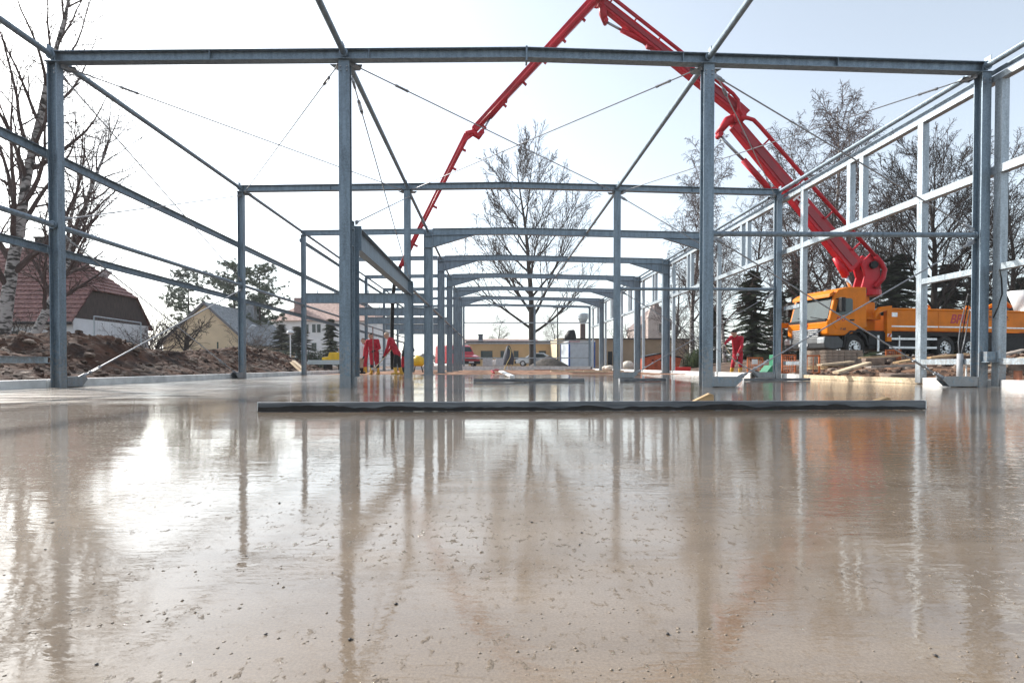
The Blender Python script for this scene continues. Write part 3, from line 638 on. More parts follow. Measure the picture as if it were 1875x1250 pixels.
B('turret_pipe', MB().path([bp(1590, 528, -0.45), bp(1604, 512, -0.45), bp(1607, 497, -0.45), bp(1601, 485, -0.45), bp(1590, 472, -0.45)], 0.11, 10), RED, tur, True)
B('turret_pin', MB().tube(t1 - EY * 0.5, t1 + EY * 0.5, 0.16, n=14), BLK, tur)
# first section
a0, a1 = bp(1564, 489), bp(1345, 228)
s1 = B('boom_section', beam_t(MB(), a0, a1, 0.76, 0.52, 0.40, 0.34), RED, bv=0.03)
s1['label'] = 'thick lowest boom section with white lettering'
B('stiffening_rib', beam_t(MB(), a0.lerp(a1, 0.02) - EY * 0.225, a0.lerp(a1, 0.95) - EY * 0.195, 0.34, 0.26, 0.03, 0.03), mat('boom_dark_red', (0.26, 0.003, 0.012), 0.4, 0, 0.2, 2), s1)
B('placing_pipe', MB().path([bp(1590, 472, -0.45), bp(1470, 338, -0.42), bp(1383, 238, -0.4), bp(1372, 227, -0.4), bp(1362, 223, -0.36), bp(1350, 222, -0.34)], 0.085, 10), RED, s1, True)
for (x, y) in ((1565, 448), (1515, 392), (1462, 334), (1400, 262)):
    B('pipe_bracket', MB().bar(bp(x - 12, y + 12, -0.3), bp(x + 1, y - 1, -0.4), 0.09, 0.07), RED, s1)
cyl(s1, bp(1317, 248, 0), bp(1361, 293, 0), bp(1412, 350, 0), 0.125)
B('lift_cylinder', MB().tube(bp(1533, 470, 0.1), bp(1549, 506, 0.0), 0.17, n=14), RED, s1, True)
B('lift_rod', MB().tube(bp(1548, 504, 0), bp(1560, 533, 0), 0.085, n=12), CHR, s1, True)
d1 = (a1 - a0).normalized(); ang = math.atan2(d1.z, d1.x)
mid = bp(1456, 369) - EY * 0.255
text_mesh('lettering', 'BPU', 0.62, LTW, s1, Matrix.Translation(mid) @ Matrix.Rotation(math.atan2(d1.y, d1.x) - math.pi, 4, 'Z') @ Matrix.Rotation(R(90), 4, 'X') @ Matrix.Rotation(-math.atan2(d1.z, math.hypot(d1.x, d1.y)), 4, 'Z'), 0, bold=0.012)
# first knee
kn = B('knee_link', MB().path([bp(1352, 216), bp(1332, 222), bp(1314, 246)], [0.24, 0.2, 0.12], 10).tube(bp(1350, 218, -0.34), bp(1350, 218, 0.34), 0.26, n=16), RED, None, True)
# second section
b0, b1 = bp(1356, 207), bp(1098, 3)
s2 = B('boom_section', beam_t(MB(), b0, b1, 0.50, 0.40, 0.34, 0.28), RED, bv=0.03)
B('stiffening_rib', beam_t(MB(), b0.lerp(b1, 0.03) - EY * 0.19, b0.lerp(b1, 0.97) - EY * 0.165, 0.20, 0.16, 0.03, 0.03), MATS['boom_dark_red'], s2)
B('end_horn', MB().extr([bp(1352, 190, -0.2), bp(1370, 206, -0.2), bp(1362, 214, -0.2), bp(1346, 214, -0.2)], (0, 0.4, 0)), RED, s2)
B('placing_pipe', MB().path([bp(1352, 218, -0.34), bp(1346, 206, -0.34), bp(1346, 190, -0.32), bp(1336, 178, -0.32), bp(1240, 100, -0.3), bp(1110, -3, -0.28)], 0.075, 10), RED, s2, True)
brackets(s2, b0, b1, 0.5, 6)
cyl(s2, bp(1109, 40), bp(1137, 55), bp(1190, 82), 0.10)
B('cylinder_lug', MB().extr([bp(1178, 66, -0.1), bp(1196, 72, -0.1), bp(1190, 90, -0.1), bp(1184, 88, -0.1)], (0, 0.2, 0)), RED, s2)
B('knee_link', MB().path([bp(1104, -6), bp(1104, 26), bp(1109, 42)], [0.18, 0.17, 0.12], 10), RED, None, True)
B('knee_pin', MB().tube(bp(1095, -4, -0.35), bp(1095, -4, 0.35), 0.24, n=16), RED)
# third section
c0, c1 = bp(1086, 2), bp(868, 238)
s3 = B('boom_section', beam_t(MB(), c0, c1, 0.40, 0.27, 0.26, 0.2), RED, bv=0.02)
B('placing_pipe', MB().path([bp(1098, 0, -0.3), bp(1080, 14, -0.28), bp(1010, 88, -0.25), bp(930, 178, -0.22), bp(880, 232, -0.2)], 0.062, 8), RED, s3, True)
brackets(s3, c0, c1, 0.34, 6, -1)
cyl(s3, bp(884, 240), bp(898, 216), bp(926, 184), 0.07)
# second knee and last section
B('knee_link', MB().path([bp(884, 240), bp(876, 250), bp(866, 243), bp(852, 246)], [0.10, 0.14, 0.13, 0.12], 10), RED, None, True)
e0, e1 = bp(855, 247), bp(731, 492)
s4 = B('boom_section', beam_t(MB(), e0, e1, 0.24, 0.15, 0.2, 0.14), RED, bv=0.015)
B('placing_pipe', MB().path([bp(866, 250, -0.16), bp(850, 262, -0.15), bp(800, 362, -0.14), bp(738, 488, -0.12)], 0.05, 8), RED, s4, True)
brackets(s4, e0, e1, 0.2, 7, -1)
# end hose
YH = 22.4
B('end_hose', MB().path([bp(733, 488, -0.1), bp(728, 500, -0.05), at(722, 520, YH), at(719, 545, YH), at(718, 600, YH), at(718, 650, YH), at(719, 676, YH)], [0.06, 0.065, 0.07, 0.075, 0.075, 0.075, 0.072], 12), BLK, None, True)
B('hose_clamp', MB().tube(at(719, 549, YH), at(719, 556, YH), 0.13, n=12), ALU)

# ================================================================== PEOPLE
SKIN = mat('skin', (0.50, 0.30, 0.22), 0.6, 0, 0.1, 8); JRED = mat('work_red_cloth', (0.42, 0.012, 0.03), 0.85, 0, 0.3, 9, bump=0.01, bscale=14)
BLKC = mat('black_cloth', (0.02, 0.02, 0.022), 0.9, 0, 0.3, 9, bump=0.01, bscale=14); BOOT = mat('yellow_rubber_boot', (0.62, 0.33, 0.03), 0.5, 0, 0.25, 14)
HAIR = mat('dark_hair', (0.03, 0.022, 0.018), 0.8, 0, 0.3, 30); GLOVE = mat('work_glove', (0.55, 0.5, 0.46), 0.9, 0, 0.3, 20)
WSW = mat('white_knit', (0.72, 0.72, 0.74), 0.9, 0, 0.1, 12, bump=0.008, bscale=16); BEIGE = mat('beige_cloth', (0.38, 0.32, 0.26), 0.9, 0, 0.2, 9); FAIR = mat('short_fair_hair', (0.45, 0.33, 0.24), 0.8, 0, 0.2, 30)
EYE = mat('eye_dark', (0.03, 0.02, 0.02), 0.3, 0, 0.1, 5); LIP = mat('lip', (0.35, 0.14, 0.12), 0.6, 0, 0.1, 5)
def capsule(m, a, b, ra, rb):
    a, b = Vector(a), Vector(b); m.ell(a, (ra,) * 3, 10, 7); m.ell(b, (rb,) * 3, 10, 7)
    if (b - a).length > 1e-4: m.tube(a, b, ra, rb, n=10)
def person(label, J, look, mats, hair, fingers=(1, 1), grip=((0, 0, -1), (0, 0, -1)), split=0.5, group='site workers'):
    """J: world joints head, neck, chest, pelvis, sl/el/hl, sr/er/hr, kl/al/kr/ar; mats: jacket, upper leg, lower leg, boot, hand"""
    V3 = {k_: Vector(v) for k_, v in J.items()}
    base = (V3['al'] + V3['ar']) / 2; base.z = 0
    root = thing('person', label, 'person', base, group=group, world=True)
    look = Vector(look).normalized(); side = look.cross(Vector((0, 0, 1))).normalized(); upv = side.cross(look)
    h = V3['head']; B_ = []
    def bone(a, b, ra, rb, mi): B_.append((Vector(a), Vector(b), ra, rb, mi))
    bone(V3['neck'], h - upv * 0.06, 0.06, 0.06, 4)
    bone(h + upv * 0.03, h - upv * 0.02, 0.095, 0.088, 4); bone(h - upv * 0.03 + look * 0.02, h - upv * 0.085 + look * 0.035, 0.072, 0.05, 4)
    bone(h + look * 0.09 + upv * 0.01, h + look * 0.112 - upv * 0.025, 0.012, 0.018, 4)
    for s in (-1, 1): bone(h + side * 0.088 * s + upv * 0.015, h + side * 0.095 * s - upv * 0.03, 0.016, 0.014, 4)
    sh = (V3['sl'] + V3['sr']) / 2; hp = V3['pelvis']; sv = (V3['sr'] - V3['sl']).normalized()
    for o_ in (-0.09, 0, 0.09):
        bone(sh + sv * o_ - (sh - hp).normalized() * 0.06, hp.lerp(sh, 0.35) + sv * o_ * 0.85, 0.105, 0.10, 0); bone(hp.lerp(sh, 0.35) + sv * o_ * 0.85, hp + sv * o_ * 0.9, 0.10, 0.115, 0)
    bone(sh, V3['neck'], 0.10, 0.068, 0)
    for a, e, hd, si in (('sl', 'el', 'hl', 0), ('sr', 'er', 'hr', 1)):
        bone(sh, V3[a], 0.09, 0.08, 0); bone(V3[a], V3[e], 0.075, 0.058, 0); bone(V3[e], V3[e].lerp(V3[hd], 0.88), 0.058, 0.042, 0)
        d = (V3[hd] - V3[e]).normalized(); g_ = Vector(grip[si]).normalized(); n_ = d.cross(g_)
        if n_.length < 0.1: n_ = d.cross(Vector((1, 0.3, 0)))
        n_.normalize(); w_ = n_.cross(d); pl = V3[hd]
        bone(pl - d * 0.02, pl + d * 0.05, 0.036, 0.034, 5)
        for f in range(4):
            o_ = (f - 1.5) * 0.021; L = (0.036, 0.043, 0.041, 0.033)[f]; q = pl + d * 0.065 + w_ * o_
            bone(q, q + d * L * 0.6 + n_ * L * 0.5, 0.0115, 0.0105, 5); bone(q + d * L * 0.6 + n_ * L * 0.5, q + d * L * 0.35 + n_ * L * 1.3, 0.0105, 0.0095, 5)
        q = pl + w_ * 0.03; bone(q, q + w_ * 0.03 + d * 0.02 + n_ * 0.015, 0.0135, 0.012, 5); bone(q + w_ * 0.03 + d * 0.02 + n_ * 0.015, q + w_ * 0.025 + d * 0.045 + n_ * 0.035, 0.012, 0.01, 5)
    for kn, an, s in (('kl', 'al', -1), ('kr', 'ar', 1)):
        hipj = hp + sv * 0.09 * s; k_, a_ = V3[kn], V3[an]
        bone(hipj, k_, 0.105, 0.072, 1); bone(k_, k_.lerp(a_, 0.45), 0.072, 0.066, 2); bone(k_.lerp(a_, 0.4), a_ + Vector((0, 0, 0.07)), 0.074, 0.058, 3)
        fw = Vector((look.x, look.y, 0)).normalized(); bone(a_ + Vector((0, 0, 0.045)) - fw * 0.05, a_ + Vector((0, 0, 0.038)) + fw * 0.16, 0.05, 0.036, 3)
    m = MB()
    for a, b, ra, rb, mi in B_: capsule(m, a, b, ra, rb)
    me = m.mesh('body_src', mats[0]); t = bpy.data.objects.new('tmp', me); COL.objects.link(t)
    rm = t.modifiers.new('r', 'REMESH'); rm.mode = 'VOXEL'; rm.voxel_size = 0.0115; rm.use_smooth_shade = True
    sm = t.modifiers.new('s', 'SMOOTH'); sm.iterations = 2; sm.factor = 0.5
    me2 = bpy.data.meshes.new_from_object(t.evaluated_get(bpy.context.evaluated_depsgraph_get())); bpy.data.objects.remove(t); bpy.data.meshes.remove(me)
    me2.materials.clear()
    for q in mats: me2.materials.append(q)
    idx = []
    for p in me2.polygons:
        c = p.center; best = 9; bi = 0
        for a, b, ra, rb, mi in B_:
            ab = b - a; L2 = ab.length_squared; tt = 0 if L2 < 1e-9 else max(0, min(1, (c - a).dot(ab) / L2))
            dd = (c - a - ab * tt).length - (ra + (rb - ra) * tt)
            if dd < best: best = dd; bi = mi
        idx.append(bi)
    me2.polygons.foreach_set('material_index', idx); me2.polygons.foreach_set('use_smooth', [True] * len(idx))
    me2.name = 'body'; bo = link('body', me2); bo.parent = root; bo.matrix_parent_inverse = Matrix.Translation(-WP[root.name])
    hm = MB(); hm.ell((0, 0, 0), (0.101, 0.104, 0.10), 16, 10)
    hm.v = [tuple(h + side * x + look * (y - 0.012) + upv * (max(z, -0.035 if y < 0.02 else 0.045) + 0.028)) for x, y, z in hm.v]
    part('hair', hm, hair, bo, True)
    for s in (-1, 1): part('eye', MB().ell(h + look * 0.091 + side * 0.034 * s + upv * 0.012, (0.013, 0.013, 0.008), 8, 5), EYE, bo, True)
    part('mouth', MB().ell(h + look * 0.084 - upv * 0.062, (0.024, 0.012, 0.008), 8, 5), LIP, bo, True)
    return root
def jp(Y, **k_): return {a: at(v[0], v[1], Y + (v[2] if len(v) > 2 else 0)) for a, v in k_.items()}
def floor_fix(J, z=0.005):
    dz = min(J['al'].z, J['ar'].z) - z
    for k_ in ('al', 'ar'): J[k_].z = z
    return J
# bald man raking, bent over to the left
JB = floor_fix(jp(22.0, head=(708, 614), neck=(713, 620), sl=(713, 623, -0.18), sr=(718, 622, 0.18), el=(709, 638, -0.22), er=(716, 637, 0.1), hl=(703, 652, -0.08), hr=(708, 648, 0.02),
     pelvis=(728, 648), kl=(723, 666, -0.12), kr=(731, 666, 0.14), al=(725, 685, -0.13), ar=(735, 684, 0.16)))
person('bald man in red work jacket and black trousers bending over a rake', JB, (-0.85, -0.35, -0.4), [JRED, BLKC, BLKC, BOOT, SKIN, BLKC], FAIR, grip=((-0.6, 0, -0.7), (-0.6, 0, -0.7)))
tk = MB().tube(at(716, 641, 21.98), at(686, 674, 21.9), 0.016, n=8)
rk = thing('rake', 'long pale handled rake held by the bald worker', 'rake', at(686, 684, 21.9), world=True)
part('handle', tk, TIMP, rk); part('head', MB().bar(at(681, 675, 21.75), at(690, 676, 22.05), 0.03, 0.09), ALU, rk)
# dark haired man holding the levelling staff
JA = floor_fix(jp(22.3, head=(679, 615), neck=(681, 622), sl=(673, 625, 0.02), sr=(691, 624, 0.02), el=(668, 639, 0.02), er=(695, 637, -0.12), hl=(666, 653, -0.1), hr=(685, 642, -0.3),
     pelvis=(685, 649), kl=(681, 667, -0.05), kr=(690, 667, -0.05), al=(680, 685), ar=(693, 685)))
person('dark haired man in red overalls and yellow boots holding an upright staff', JA, (-0.15, -1, -0.35), [JRED, JRED, BLKC, BOOT, SKIN, BLKC], HAIR, grip=((0, -0.5, -0.8), (-0.7, -0.5, 0)))
st = MB().tube(at(684.5, 684, 21.95), at(682.5, 598, 21.95), 0.02, n=8); so_ = st.build('levelling_staff', mat('staff_brown', (0.22, 0.13, 0.12), 0.5, 0, 0.2, 10)); tag(so_, 'tall thin brown staff held upright in front of the dark haired worker', 'staff')
# man in red at the right
JC = floor_fix(jp(21.1, head=(1344, 610, -0.38), neck=(1347, 615, -0.28), sl=(1339, 618, -0.22), sr=(1358, 619, -0.2), el=(1332, 624, -0.42), er=(1358, 635, -0.4), hl=(1326, 631, -0.5), hr=(1351, 648, -0.5),
     pelvis=(1351, 648, 0.16), kl=(1342, 666, -0.08), kr=(1356, 666, 0.0), al=(1339, 687), ar=(1355, 687)))
person('man in red jacket and yellow boots pulling a squeegee beside the right braced column', JC, (-0.25, -0.9, -0.55), [JRED, JRED, JRED, BOOT, SKIN, GLOVE], HAIR, grip=((0.5, 0, -0.8), (0.5, 0, -0.8)))
sq = thing('squeegee', 'long pale wooden handled squeegee held by the worker at right', 'squeegee', at(1362, 686, 20.8), world=True)
part('handle', MB().tube(at(1324, 627, 20.6), at(1361, 686, 20.6), 0.016, n=8), TIMP, sq); part('blade', MB().bar(at(1352, 687, 20.7), at(1372, 687, 20.75), 0.03, 0.07), RED, sq)
# people behind
JD = floor_fix(jp(24.0, head=(655, 624), neck=(657, 630), sl=(652, 633), sr=(664, 633), el=(650, 645), er=(667, 644), hl=(651, 655), hr=(665, 655, -0.1), pelvis=(659, 654), kl=(656, 668), kr=(662, 668), al=(656, 684), ar=(663, 684)))
person('person in white sweater and beige trousers standing beside the staff holder', JD, (0.5, 0.8, 0), [WSW, BEIGE, BEIGE, BLKC, SKIN, SKIN], HAIR)
JE = floor_fix(jp(25.5, head=(665, 624), neck=(666, 630), sl=(661, 633), sr=(671, 633), el=(660, 643), er=(673, 643), hl=(661, 653), hr=(672, 653), pelvis=(666, 652), kl=(664, 666), kr=(669, 666), al=(664, 683), ar=(670, 683)))
person('person in red mostly hidden behind the white sweater', JE, (0.2, -1, 0), [JRED, JRED, JRED, BOOT, SKIN, SKIN], HAIR)
JF = floor_fix(jp(23.6, head=(746, 618), neck=(747, 625), sl=(742, 629, -0.15), sr=(751, 629, 0.15), el=(755, 641, -0.15), er=(757, 641, 0.15), hl=(748, 650, -0.2), hr=(749, 650, 0.2), pelvis=(742, 650), kl=(738, 666), kr=(744, 666), al=(738, 685), ar=(745, 685)))
person('person in black jacket half hidden behind the thin column by the bald man', JF, (0.9, -0.3, -0.2), [BLKC, JRED, JRED, BLKC, SKIN, BLKC], HAIR)

# ================================================================== THINGS ON THE FLOOR
SCR = mat('screed_dirty_steel', (0.12, 0.13, 0.145), 0.55, 0.2, 0.45, 5, bump=0.003, bscale=25, col2=(0.20, 0.21, 0.22), stretch=(0.6, 4, 6))
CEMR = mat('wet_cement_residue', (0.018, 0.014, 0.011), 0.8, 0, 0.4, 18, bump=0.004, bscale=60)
def on(px, py): d = ray(px, py); k_ = -HCAM / d.z; return Vector((d.x * k_, d.y * k_, 0))
def screed(label, a, b, h=0.068, wd=0.05, res=True):
    a, b = Vector(a), Vector(b); r_ = thing('screed_bar', label, 'screed bar', a, group='screed bars lying on the slab', world=True); u = Vector((0, 0, h / 2 + 0.004))
    o = part('bar', MB().bar(a + u, b + u, wd, h), SCR, r_); bevel(o, 0.006, 2)
    d = (b - a).normalized(); n_ = Vector((d.y, -d.x, 0)); L = (b - a).length
    for e, s in ((a, 1), (b, -1)): part('end_cap', MB().bar(e + u - d * 0.006 * s, e + u - d * 0.001 * s, wd + 0.004, h + 0.004), ALU, r_)
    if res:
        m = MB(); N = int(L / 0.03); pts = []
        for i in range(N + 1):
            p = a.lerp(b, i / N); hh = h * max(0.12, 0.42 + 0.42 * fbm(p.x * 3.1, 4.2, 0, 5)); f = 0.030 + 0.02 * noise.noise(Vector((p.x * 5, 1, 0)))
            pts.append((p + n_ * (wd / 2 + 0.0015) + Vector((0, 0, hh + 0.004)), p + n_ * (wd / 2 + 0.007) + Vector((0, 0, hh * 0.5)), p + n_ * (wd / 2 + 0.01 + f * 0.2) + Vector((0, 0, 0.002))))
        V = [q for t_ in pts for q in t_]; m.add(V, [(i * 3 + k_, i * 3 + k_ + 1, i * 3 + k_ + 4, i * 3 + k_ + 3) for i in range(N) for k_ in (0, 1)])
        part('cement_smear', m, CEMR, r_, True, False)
    return r_
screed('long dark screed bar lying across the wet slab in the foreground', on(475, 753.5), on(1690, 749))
screed('dark screed bar lying on the slab in the middle distance', on(867, 700), on(1070, 699.5), 0.075, res=False)
screed('short dark screed bar at foot of the thin braced column', on(1134, 699), on(1219, 698), 0.07, res=False)
screed('dark screed bar lying near the red clad man at right', on(1361, 698), on(1482, 697), 0.06, res=False)
def block(label, px0, px1, ybase, ytop, Yd, tilt=0.0):
    a, b = at(px0, ybase, Yd), at(px1, ybase, Yd); zt_ = gz(ytop, Yd, px1); L = b.x - a.x
    m = MB().extr([(a.x, Yd, 0.003), (a.x + L * 0.02, Yd, 0.012), (a.x + L * 0.86, Yd - 0.01, zt_), (b.x, Yd, zt_ - 0.012), (b.x, Yd, 0.003)], (0.02, 0.10, 0))
    o = m.build('timber_block', TIM); bevel(o, 0.003); return tag(o, label, 'timber', 'timber wedges behind the long screed bar')
block('larger brown timber wedge behind the middle of the long screed bar', 1250, 1307, 738, 720, 4.68)
block('smaller brown timber wedge behind the right end of the long screed bar', 1578, 1632, 738, 727, 4.76)
fb = MB().bar(on(938, 690.5) + Vector((0, 0, 0.03)), at(917, 679.5, 20.2), 0.16, 0.045); tag(fb.build('bull_float', WHT), 'white float blade resting at the edge of the wet pour', 'float')
# covered tripod
tp = thing('covered_tripod', 'tripod instrument under a dark cover standing beyond the pour', 'tripod', at(931, 668, 44), world=True)
b_ = at(931, 668, 44); b_.z = 0.0
for dx, dy in ((-0.35, -0.2), (0.3, -0.25), (0.05, 0.35)): part('leg', MB().tube(b_ + Vector((dx, dy, 0.0)), b_ + Vector((0, 0, 1.5)), 0.03, n=6), TIMP, tp)
cv = MB(); N = 14
for k_, (z, r_) in enumerate(((0.45, 0.40), (0.9, 0.38), (1.3, 0.30), (1.6, 0.22), (1.85, 0.12), (1.92, 0.02))):
    for j in range(N):
        a = 2 * math.pi * j / N; f = 1 + 0.16 * math.sin(a * 4 + k_) ; cv.v.append(tuple(b_ + Vector((r_ * f * math.cos(a), r_ * f * math.sin(a), z + 0.06 * math.sin(a * 3) * (k_ < 2)))))
cv.f = [(k_ * N + j, k_ * N + (j + 1) % N, (k_ + 1) * N + (j + 1) % N, (k_ + 1) * N + j) for k_ in range(5) for j in range(N)]; cv.mi = [0] * len(cv.f)
part('cover', cv, mat('dark_tarp', (0.035, 0.04, 0.06), 0.7, 0, 0.3, 4), tp, True)
part('cord', MB().path([b_ + Vector((0, -0.4, 1.8)), b_ + Vector((0.18, -0.45, 1.5)), b_ + Vector((0.12, -0.48, 1.0)), b_ + Vector((-0.1, -0.45, 0.6)), b_ + Vector((-0.3, -0.5, 0.05))], 0.025, 6), mat('yellow_cord', (0.6, 0.5, 0.2), 0.7, 0, 0.2, 8), tp, True)
# conduit and cables by the braced column
cp_ = thing('conduit_stub', 'grey plastic conduit stub with loose cables beside the right braced column', 'conduit', at(1757, 690, 9.7), world=True)
c0_ = at(1757, 690, 9.72); c0_.z = 0
part('pipe', MB().tube(c0_, c0_ + Vector((0.005, 0, 0.56)), 0.047, n=14), mat('grey_pipe', (0.34, 0.35, 0.37), 0.5, 0, 0.15, 6), cp_, True)
for i, (x, y) in enumerate(((1773, 538), (1776, 545), (1779, 570))):
    q = at(x, y, 9.45); part('cable', MB().path([c0_ + Vector((0.01 * i - 0.01, 0, 0.5)), c0_ + Vector((-0.03 + 0.05 * i, 0, 0.75)), c0_ + Vector((-0.02 + 0.06 * i, -0.03, 1.05)), c0_.lerp(q, 0.75) + Vector((0.02, 0, 0.36)), q], 0.0085, 6), [ROD, BLK, ROD][i], cp_, True)
part('thin_conduit', MB().tube(at(1769, 690, 9.75) * Vector((1, 1, 0)) if False else Vector((at(1769, 690, 9.75).x, 9.75, 0)), Vector((at(1769, 690, 9.75).x, 9.75, 0.36)), 0.012, n=8), WHT, cp_)
part('hose_loop', MB().path([Vector((8.16, 9.0, 1.9)), Vector((8.19, 8.99, 1.75)), Vector((8.20, 8.985, 1.5)), Vector((8.15, 9.0, 1.3)), Vector((8.09, 9.02, 1.12))], 0.012, 6), BLK, cp_, True)
# a brick prop at foot of the near right post
tag(MB().box((8.36, 8.86, 0.14), (0.05, 0.10, 0.26)).build('prop_brick', mat('brick_red', (0.30, 0.12, 0.07), 0.9, 0, 0.3, 10)), 'reddish brick standing against the foot of the nearest right wall post', 'brick')
# crumbs of mortar and dark pebbles on the near slab
cr2 = random.Random(3)
def oct_(m, c, r, rr):
    P6 = [Vector((r, 0, 0)), Vector((0, r, 0)), Vector((-r, 0, 0)), Vector((0, -r, 0)), Vector((0, 0, r * rr.uniform(0.35, 0.8))), Vector((0, 0, -r * 0.3))]
    rot = Matrix.Rotation(rr.uniform(0, 6.3), 3, 'Z'); q = [Vector(c) + rot @ p * rr.uniform(0.7, 1.25) for p in P6]
    m.add(q, [(0, 1, 4), (1, 2, 4), (2, 3, 4), (3, 0, 4), (1, 0, 5), (2, 1, 5), (3, 2, 5), (0, 3, 5)])
mc = MB()
for q in range(70):
    y = 0.62 + 3.6 * cr2.random() ** 1.6; x = cr2.uniform(-0.95, 0.95) * (y + 0.1); L = cr2.uniform(0.1, 0.5) * (0.6 + y * 0.5); sl = cr2.uniform(-0.05, 0.22)
    for k_ in range(int(L * cr2.uniform(40, 110))):
        t = cr2.uniform(-0.5, 0.5); oct_(mc, (x + t * L, y + t * L * sl + cr2.gauss(0, 0.010), 0), 0.0008 + 0.0026 * cr2.random() ** 3, cr2)
for q in range(1500):
    y = 0.55 + 3.0 * cr2.random() ** 1.6; x = cr2.uniform(-0.95, 0.95) * (y + 0.1); oct_(mc, (x, y, 0), 0.0008 + 0.0024 * cr2.random() ** 4, cr2)
CRUMB = mat('mortar_crumb', (0.22, 0.172, 0.128), 0.55, 0, 0.3, 60)
tag(mc.build('mortar_crumbs', CRUMB, None, True, False), 'tiny crumbs of mortar scattered over the near wet slab', 'crumbs', kind='stuff')
pb = MB()
for i in range(70):
    y = 0.6 + 3.2 * cr2.random() ** 1.5; x = cr2.uniform(-1.0, 1.0) * (y * 0.9); oct_(pb, (x, y, 0.001), 0.0012 + 0.0032 * cr2.random() ** 2, cr2)
tag(pb.build('dark_pebbles', mat('dark_pebble', (0.035, 0.03, 0.03), 0.5, 0, 0.4, 50), None, True, False), 'small dark pebbles dotted over the near wet slab', 'pebbles', kind='stuff')

# ================================================================== EARTH HEAPS
def heap(name, label, x0, x1, y0, y1, nx_, ny_, hf, m, cat='soil heap'):
    g_ = MB(); g_.v = []
    for j in range(ny_ + 1):
        for i in range(nx_ + 1):
            x = x0 + (x1 - x0) * i / nx_; y = y0 + (y1 - y0) * j / ny_; g_.v.append((x, y, hf(x, y)))
    g_.f = [(j * (nx_ + 1) + i, j * (nx_ + 1) + i + 1, (j + 1) * (nx_ + 1) + i + 1, (j + 1) * (nx_ + 1) + i) for j in range(ny_) for i in range(nx_)]; g_.mi = [0] * len(g_.f)
    return tag(g_.build(name, m, None, True, False), label, cat)
CREST = [(2, 0.7), (8, 0.7), (11.5, 0.76), (12.5, 0.92), (13.5, 1.12), (14.3, 1.08), (15.4, 0.86), (16.6, 0.82), (18.0, 0.75), (18.9, 0.66), (20.5, 0.84), (22.0, 0.86), (24.2, 1.06), (26.5, 0.9), (29, 0.55), (31, 0.1)]
def interp(T_, y):
    for (a, va), (b, vb) in zip(T_, T_[1:]):
        if y <= b: t = max(0, (y - a) / (b - a)); return va + (vb - va) * t
    return T_[-1][1]
def lheap(x, y):
    c = interp(CREST, y); d = (x + 10.3 - 0.5 * noise.noise(Vector((y * 0.3, 2, 0))))
    base = c * math.exp(-(d / (1.75 if d > 0 else 3.2)) ** 2) 
    e = sst(0, 0.5, -7.32 - x)
    n_ = 0.16 * fbm(x * 1.1, y * 1.1, 1, 3) + 0.10 * abs(noise.noise(Vector((x * 3.1, y * 3.1, 5)))) + 0.05 * noise.noise(Vector((x * 8, y * 8, 2))) + 0.03 * noise.noise(Vector((x * 17, y * 17, 2)))
    return -0.12 + e * (0.10 + base + n_ * (0.35 + base))
heap('soil_heap', 'long heap of dark brown excavated soil beyond the left wall', -16.5, -7.31, 2, 31, 110, 320, lheap, SOIL)
def rubble(name, label, n, pick, hf, rmin, rmax, m, seed, jag=0.35):
    rr = random.Random(seed); g_ = MB(); k_ = 0
    while k_ < n:
        p = pick(rr)
        if p is None: continue
        x, y = p; r_ = rmin + (rmax - rmin) * rr.random() ** 4
        o = len(g_.v); g_.ell((0, 0, 0), (r_ * rr.uniform(0.8, 1.5), r_ * rr.uniform(0.7, 1.2), r_ * rr.uniform(0.45, 0.8)), 6, 4, jag, rr)
        q = Matrix.Rotation(rr.uniform(0, 6.28), 3, 'Z') @ Matrix.Rotation(rr.uniform(-0.5, 0.5), 3, 'X'); c = Vector((x, y, hf(x, y) + r_ * 0.12))
        g_.v[o:] = [tuple(c + q @ Vector(v)) for v in g_.v[o:]]; k_ += 1
    return tag(g_.build(name, m, None, False, False), label, 'rubble', kind='stuff')
CLOD = mat('soil_clods', (0.030, 0.014, 0.009), 0.95, 0, 0.5, 3, bump=0.02, bscale=20, col2=(0.10, 0.055, 0.036))
rubble('soil_clods', 'clods of brown earth lying on the long soil heap', 2600, lambda r_: (r_.uniform(-12.5, -7.5), r_.uniform(3, 30)), lheap, 0.015, 0.085, CLOD, 5)
rubble('heap_stones', 'pale stones lying on the long soil heap', 700, lambda r_: (r_.uniform(-11.5, -7.6), r_.uniform(3, 28)), lheap, 0.025, 0.13, STONE, 6)
tw = thing('soil_heap_boards', 'weathered boards lying on the back slope of the soil heap', 'boards', (-9.2, 25.4, 0), world=True)
for a, b in (((533, 663), (552, 680)), ((523, 671), (543, 681)), ((537, 660), (556, 676))): part('board', MB().bar(at(*a, 24.2), at(*b, 23.2), 0.14, 0.03), TIMP, tw)
